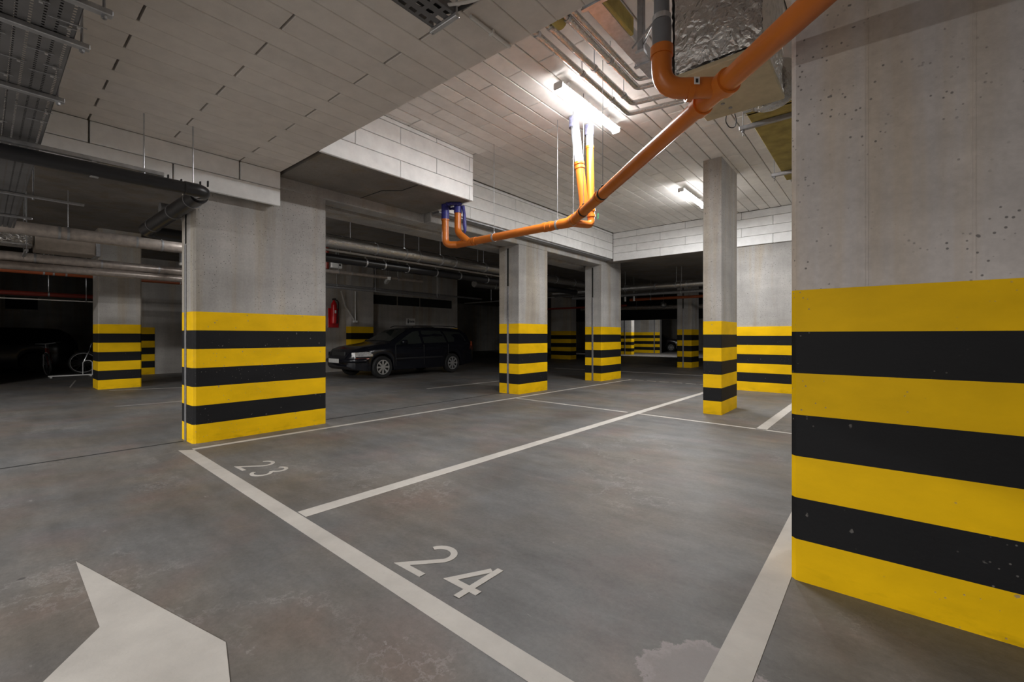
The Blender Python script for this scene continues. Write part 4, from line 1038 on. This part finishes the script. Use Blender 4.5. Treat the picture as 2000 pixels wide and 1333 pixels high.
    pl = MB().box(2.325, 2.34, -0.26, 0.26, 0.44, 0.55, 0.004).build('number_plate', M['plate'], t)
    MB().box(-2.30, -2.2, -0.70, 0.70, 0.42, 0.56, 0.03).build('bumper', paint_, t, True)
    return t
build_car('dark blue-black estate car parked nose left behind the orange risers', (-11.34, 8.43, 0), -PI / 2, M['car'])
c2 = build_car('distant dark hatchback peeking out left of a far striped pillar', (-13.3, 33.0, 0), math.radians(8), M['car2'])
c3 = build_car('car in near darkness behind the bicycles at the far left', (-21.7, -0.1, 0), math.radians(-90), M['car'], False)

# ================================================================== BICYCLES AND RACK
def bicycle(label, loc, rz, steer, frame_mat, lean=0.06):
    t = thing('bicycle', label, 'bicycle', loc, rz, 'bicycles in the dark recess')
    t.rotation_euler = (lean, 0, rz)
    r = 0.335
    def wheel(nm, x, ang):
        o = bpy.data.objects.new('wheel', None); COL.objects.link(o); o.parent = t; o.location = (x, 0, r); o.rotation_euler = (0, 0, ang)
        MB().tube([(r * math.cos(a) * 0.94, 0, r * math.sin(a) * 0.94) for a in [2 * PI * i / 28 for i in range(28)]], 0.02, 8, closed=True).build('tyre', M['rubber'], o, True)
        MB().tube([(r * 0.87 * math.cos(a), 0, r * 0.87 * math.sin(a)) for a in [2 * PI * i / 28 for i in range(28)]], 0.009, 6, closed=True).build('rim', M['alloy'], o, True)
        mb = MB()
        for k in range(14): mb.tube([(0, 0.01 * (-1) ** k, 0), (r * 0.87 * math.cos(2 * PI * k / 14), 0, r * 0.87 * math.sin(2 * PI * k / 14))], 0.002, 4)
        mb.build('spokes', M['steel'], o)
        return o
    wheel('front', 0.54, steer); wheel('rear', -0.50, 0)
    bb = (-0.06, 0, 0.28); hd = (0.38, 0, 0.80); hb = (0.41, 0, 0.68); st = (-0.19, 0, 0.78); ra = (-0.50, 0, r)
    fr = MB()
    for a, b in ((bb, hb), (hb, hd), (st, hd), (bb, st)): fr.tube([a, b], 0.018, 8)
    for s_ in (-1, 1):
        fr.tube([bb, (ra[0], s_ * 0.05, ra[2])], 0.010, 6); fr.tube([st, (ra[0], s_ * 0.05, ra[2])], 0.009, 6)
    fr.build('frame', frame_mat, t, True)
    fk = MB()
    for s_ in (-1, 1): fk.tube([hb, (0.44, s_ * 0.055, 0.62), (0.54, s_ * 0.055, r)], 0.014, 8)
    fk.tube([hb, (0.36, 0, 0.92)], 0.013, 8); fk.build('fork', M['alloy'], t, True)
    hbm = MB().tube([(0.30, -0.29, 0.95), (0.36, -0.12, 0.93), (0.37, 0, 0.92), (0.36, 0.12, 0.93), (0.30, 0.29, 0.95)], 0.012, 8)
    hbm.build('handlebar', M['alloy'], t, True)
    for s_ in (-1, 1): MB().tube([(0.33, s_ * 0.20, 0.942), (0.29, s_ * 0.31, 0.952)], 0.017, 8).build('grip', M['rubber'], t)
    MB().tube([st, (-0.22, 0, 0.90)], 0.012, 8).build('seat_post', M['steel'], t)
    MB().prism([(-0.36, -0.07), (-0.36, 0.07), (-0.22, 0.06), (-0.06, 0.018), (-0.06, -0.018), (-0.22, -0.06)], 0.90, 0.935).build('saddle', M['rubber'], t)
    MB().ring((bb[0], 0.03, bb[2]), (0, 1, 0), 0.07, 0.02, 0.006).build('chainring', M['steel_dull'], t)
    MB().tube([(bb[0], 0.05, bb[2]), (bb[0] + 0.12, 0.06, bb[2] - 0.12)], 0.009, 6).build('crank', M['steel_dull'], t)
    MB().tube([(bb[0], -0.05, bb[2]), (bb[0] - 0.12, -0.06, bb[2] + 0.12)], 0.009, 6).build('crank', M['steel_dull'], t)
    return t
bicycle('reddish bicycle facing out, left one in the dark recess', (-18.72, 1.30, 0.012), math.radians(-8), 0.3, M['red_pipe'])
bicycle('black bicycle with a pale fork, turned sideways next to the dim pillar', (-18.62, 2.55, 0.012), math.radians(-97), 0.1, M['black_pvc'], -0.05)
t = thing('bike_rack', 'low pale rack rail on the floor before the two bicycles', 'bike rack', (-17.72, 1.75, 0))
MB().box(-0.03, 0.03, -0.55, 2.2, 0.02, 0.055, 0.006).build('rail', M['white'], t)
for y in (-0.5, 0.3, 1.1, 2.0): MB().box(-0.2, 0.2, y - 0.02, y + 0.02, 0.0, 0.02).build('foot', M['white'], t)
for y in (0.15, 0.9): MB().tube([(0, y, 0.05), (0.0, y, 0.42), (0, y + 0.1, 0.46), (0, y + 0.2, 0.42), (0, y + 0.2, 0.05)], 0.01, 8, fillet=0.05).build('hoop', M['white'], t, True)
# dim frame on the dark back wall at left
t = thing('wall_vent', 'barely visible framed vent on the dark wall at the far left', 'vent', (-23.59, 0.95, 2.05))
MB().box(0, 0.05, -0.45, 0.45, -0.02, 0.06).build('frame_bottom', M['conc_wall'], t)
MB().box(0, 0.05, -0.45, 0.45, 0.50, 0.56).build('frame_top', M['conc_wall'], t)
for s_ in (-0.45, 0.39): MB().box(0, 0.05, s_, s_ + 0.06, 0.06, 0.50).build('frame_side', M['conc_wall'], t)
MB().box(0, 0.015, -0.39, 0.39, 0.06, 0.50).build('dark_panel', M['dark'], t)
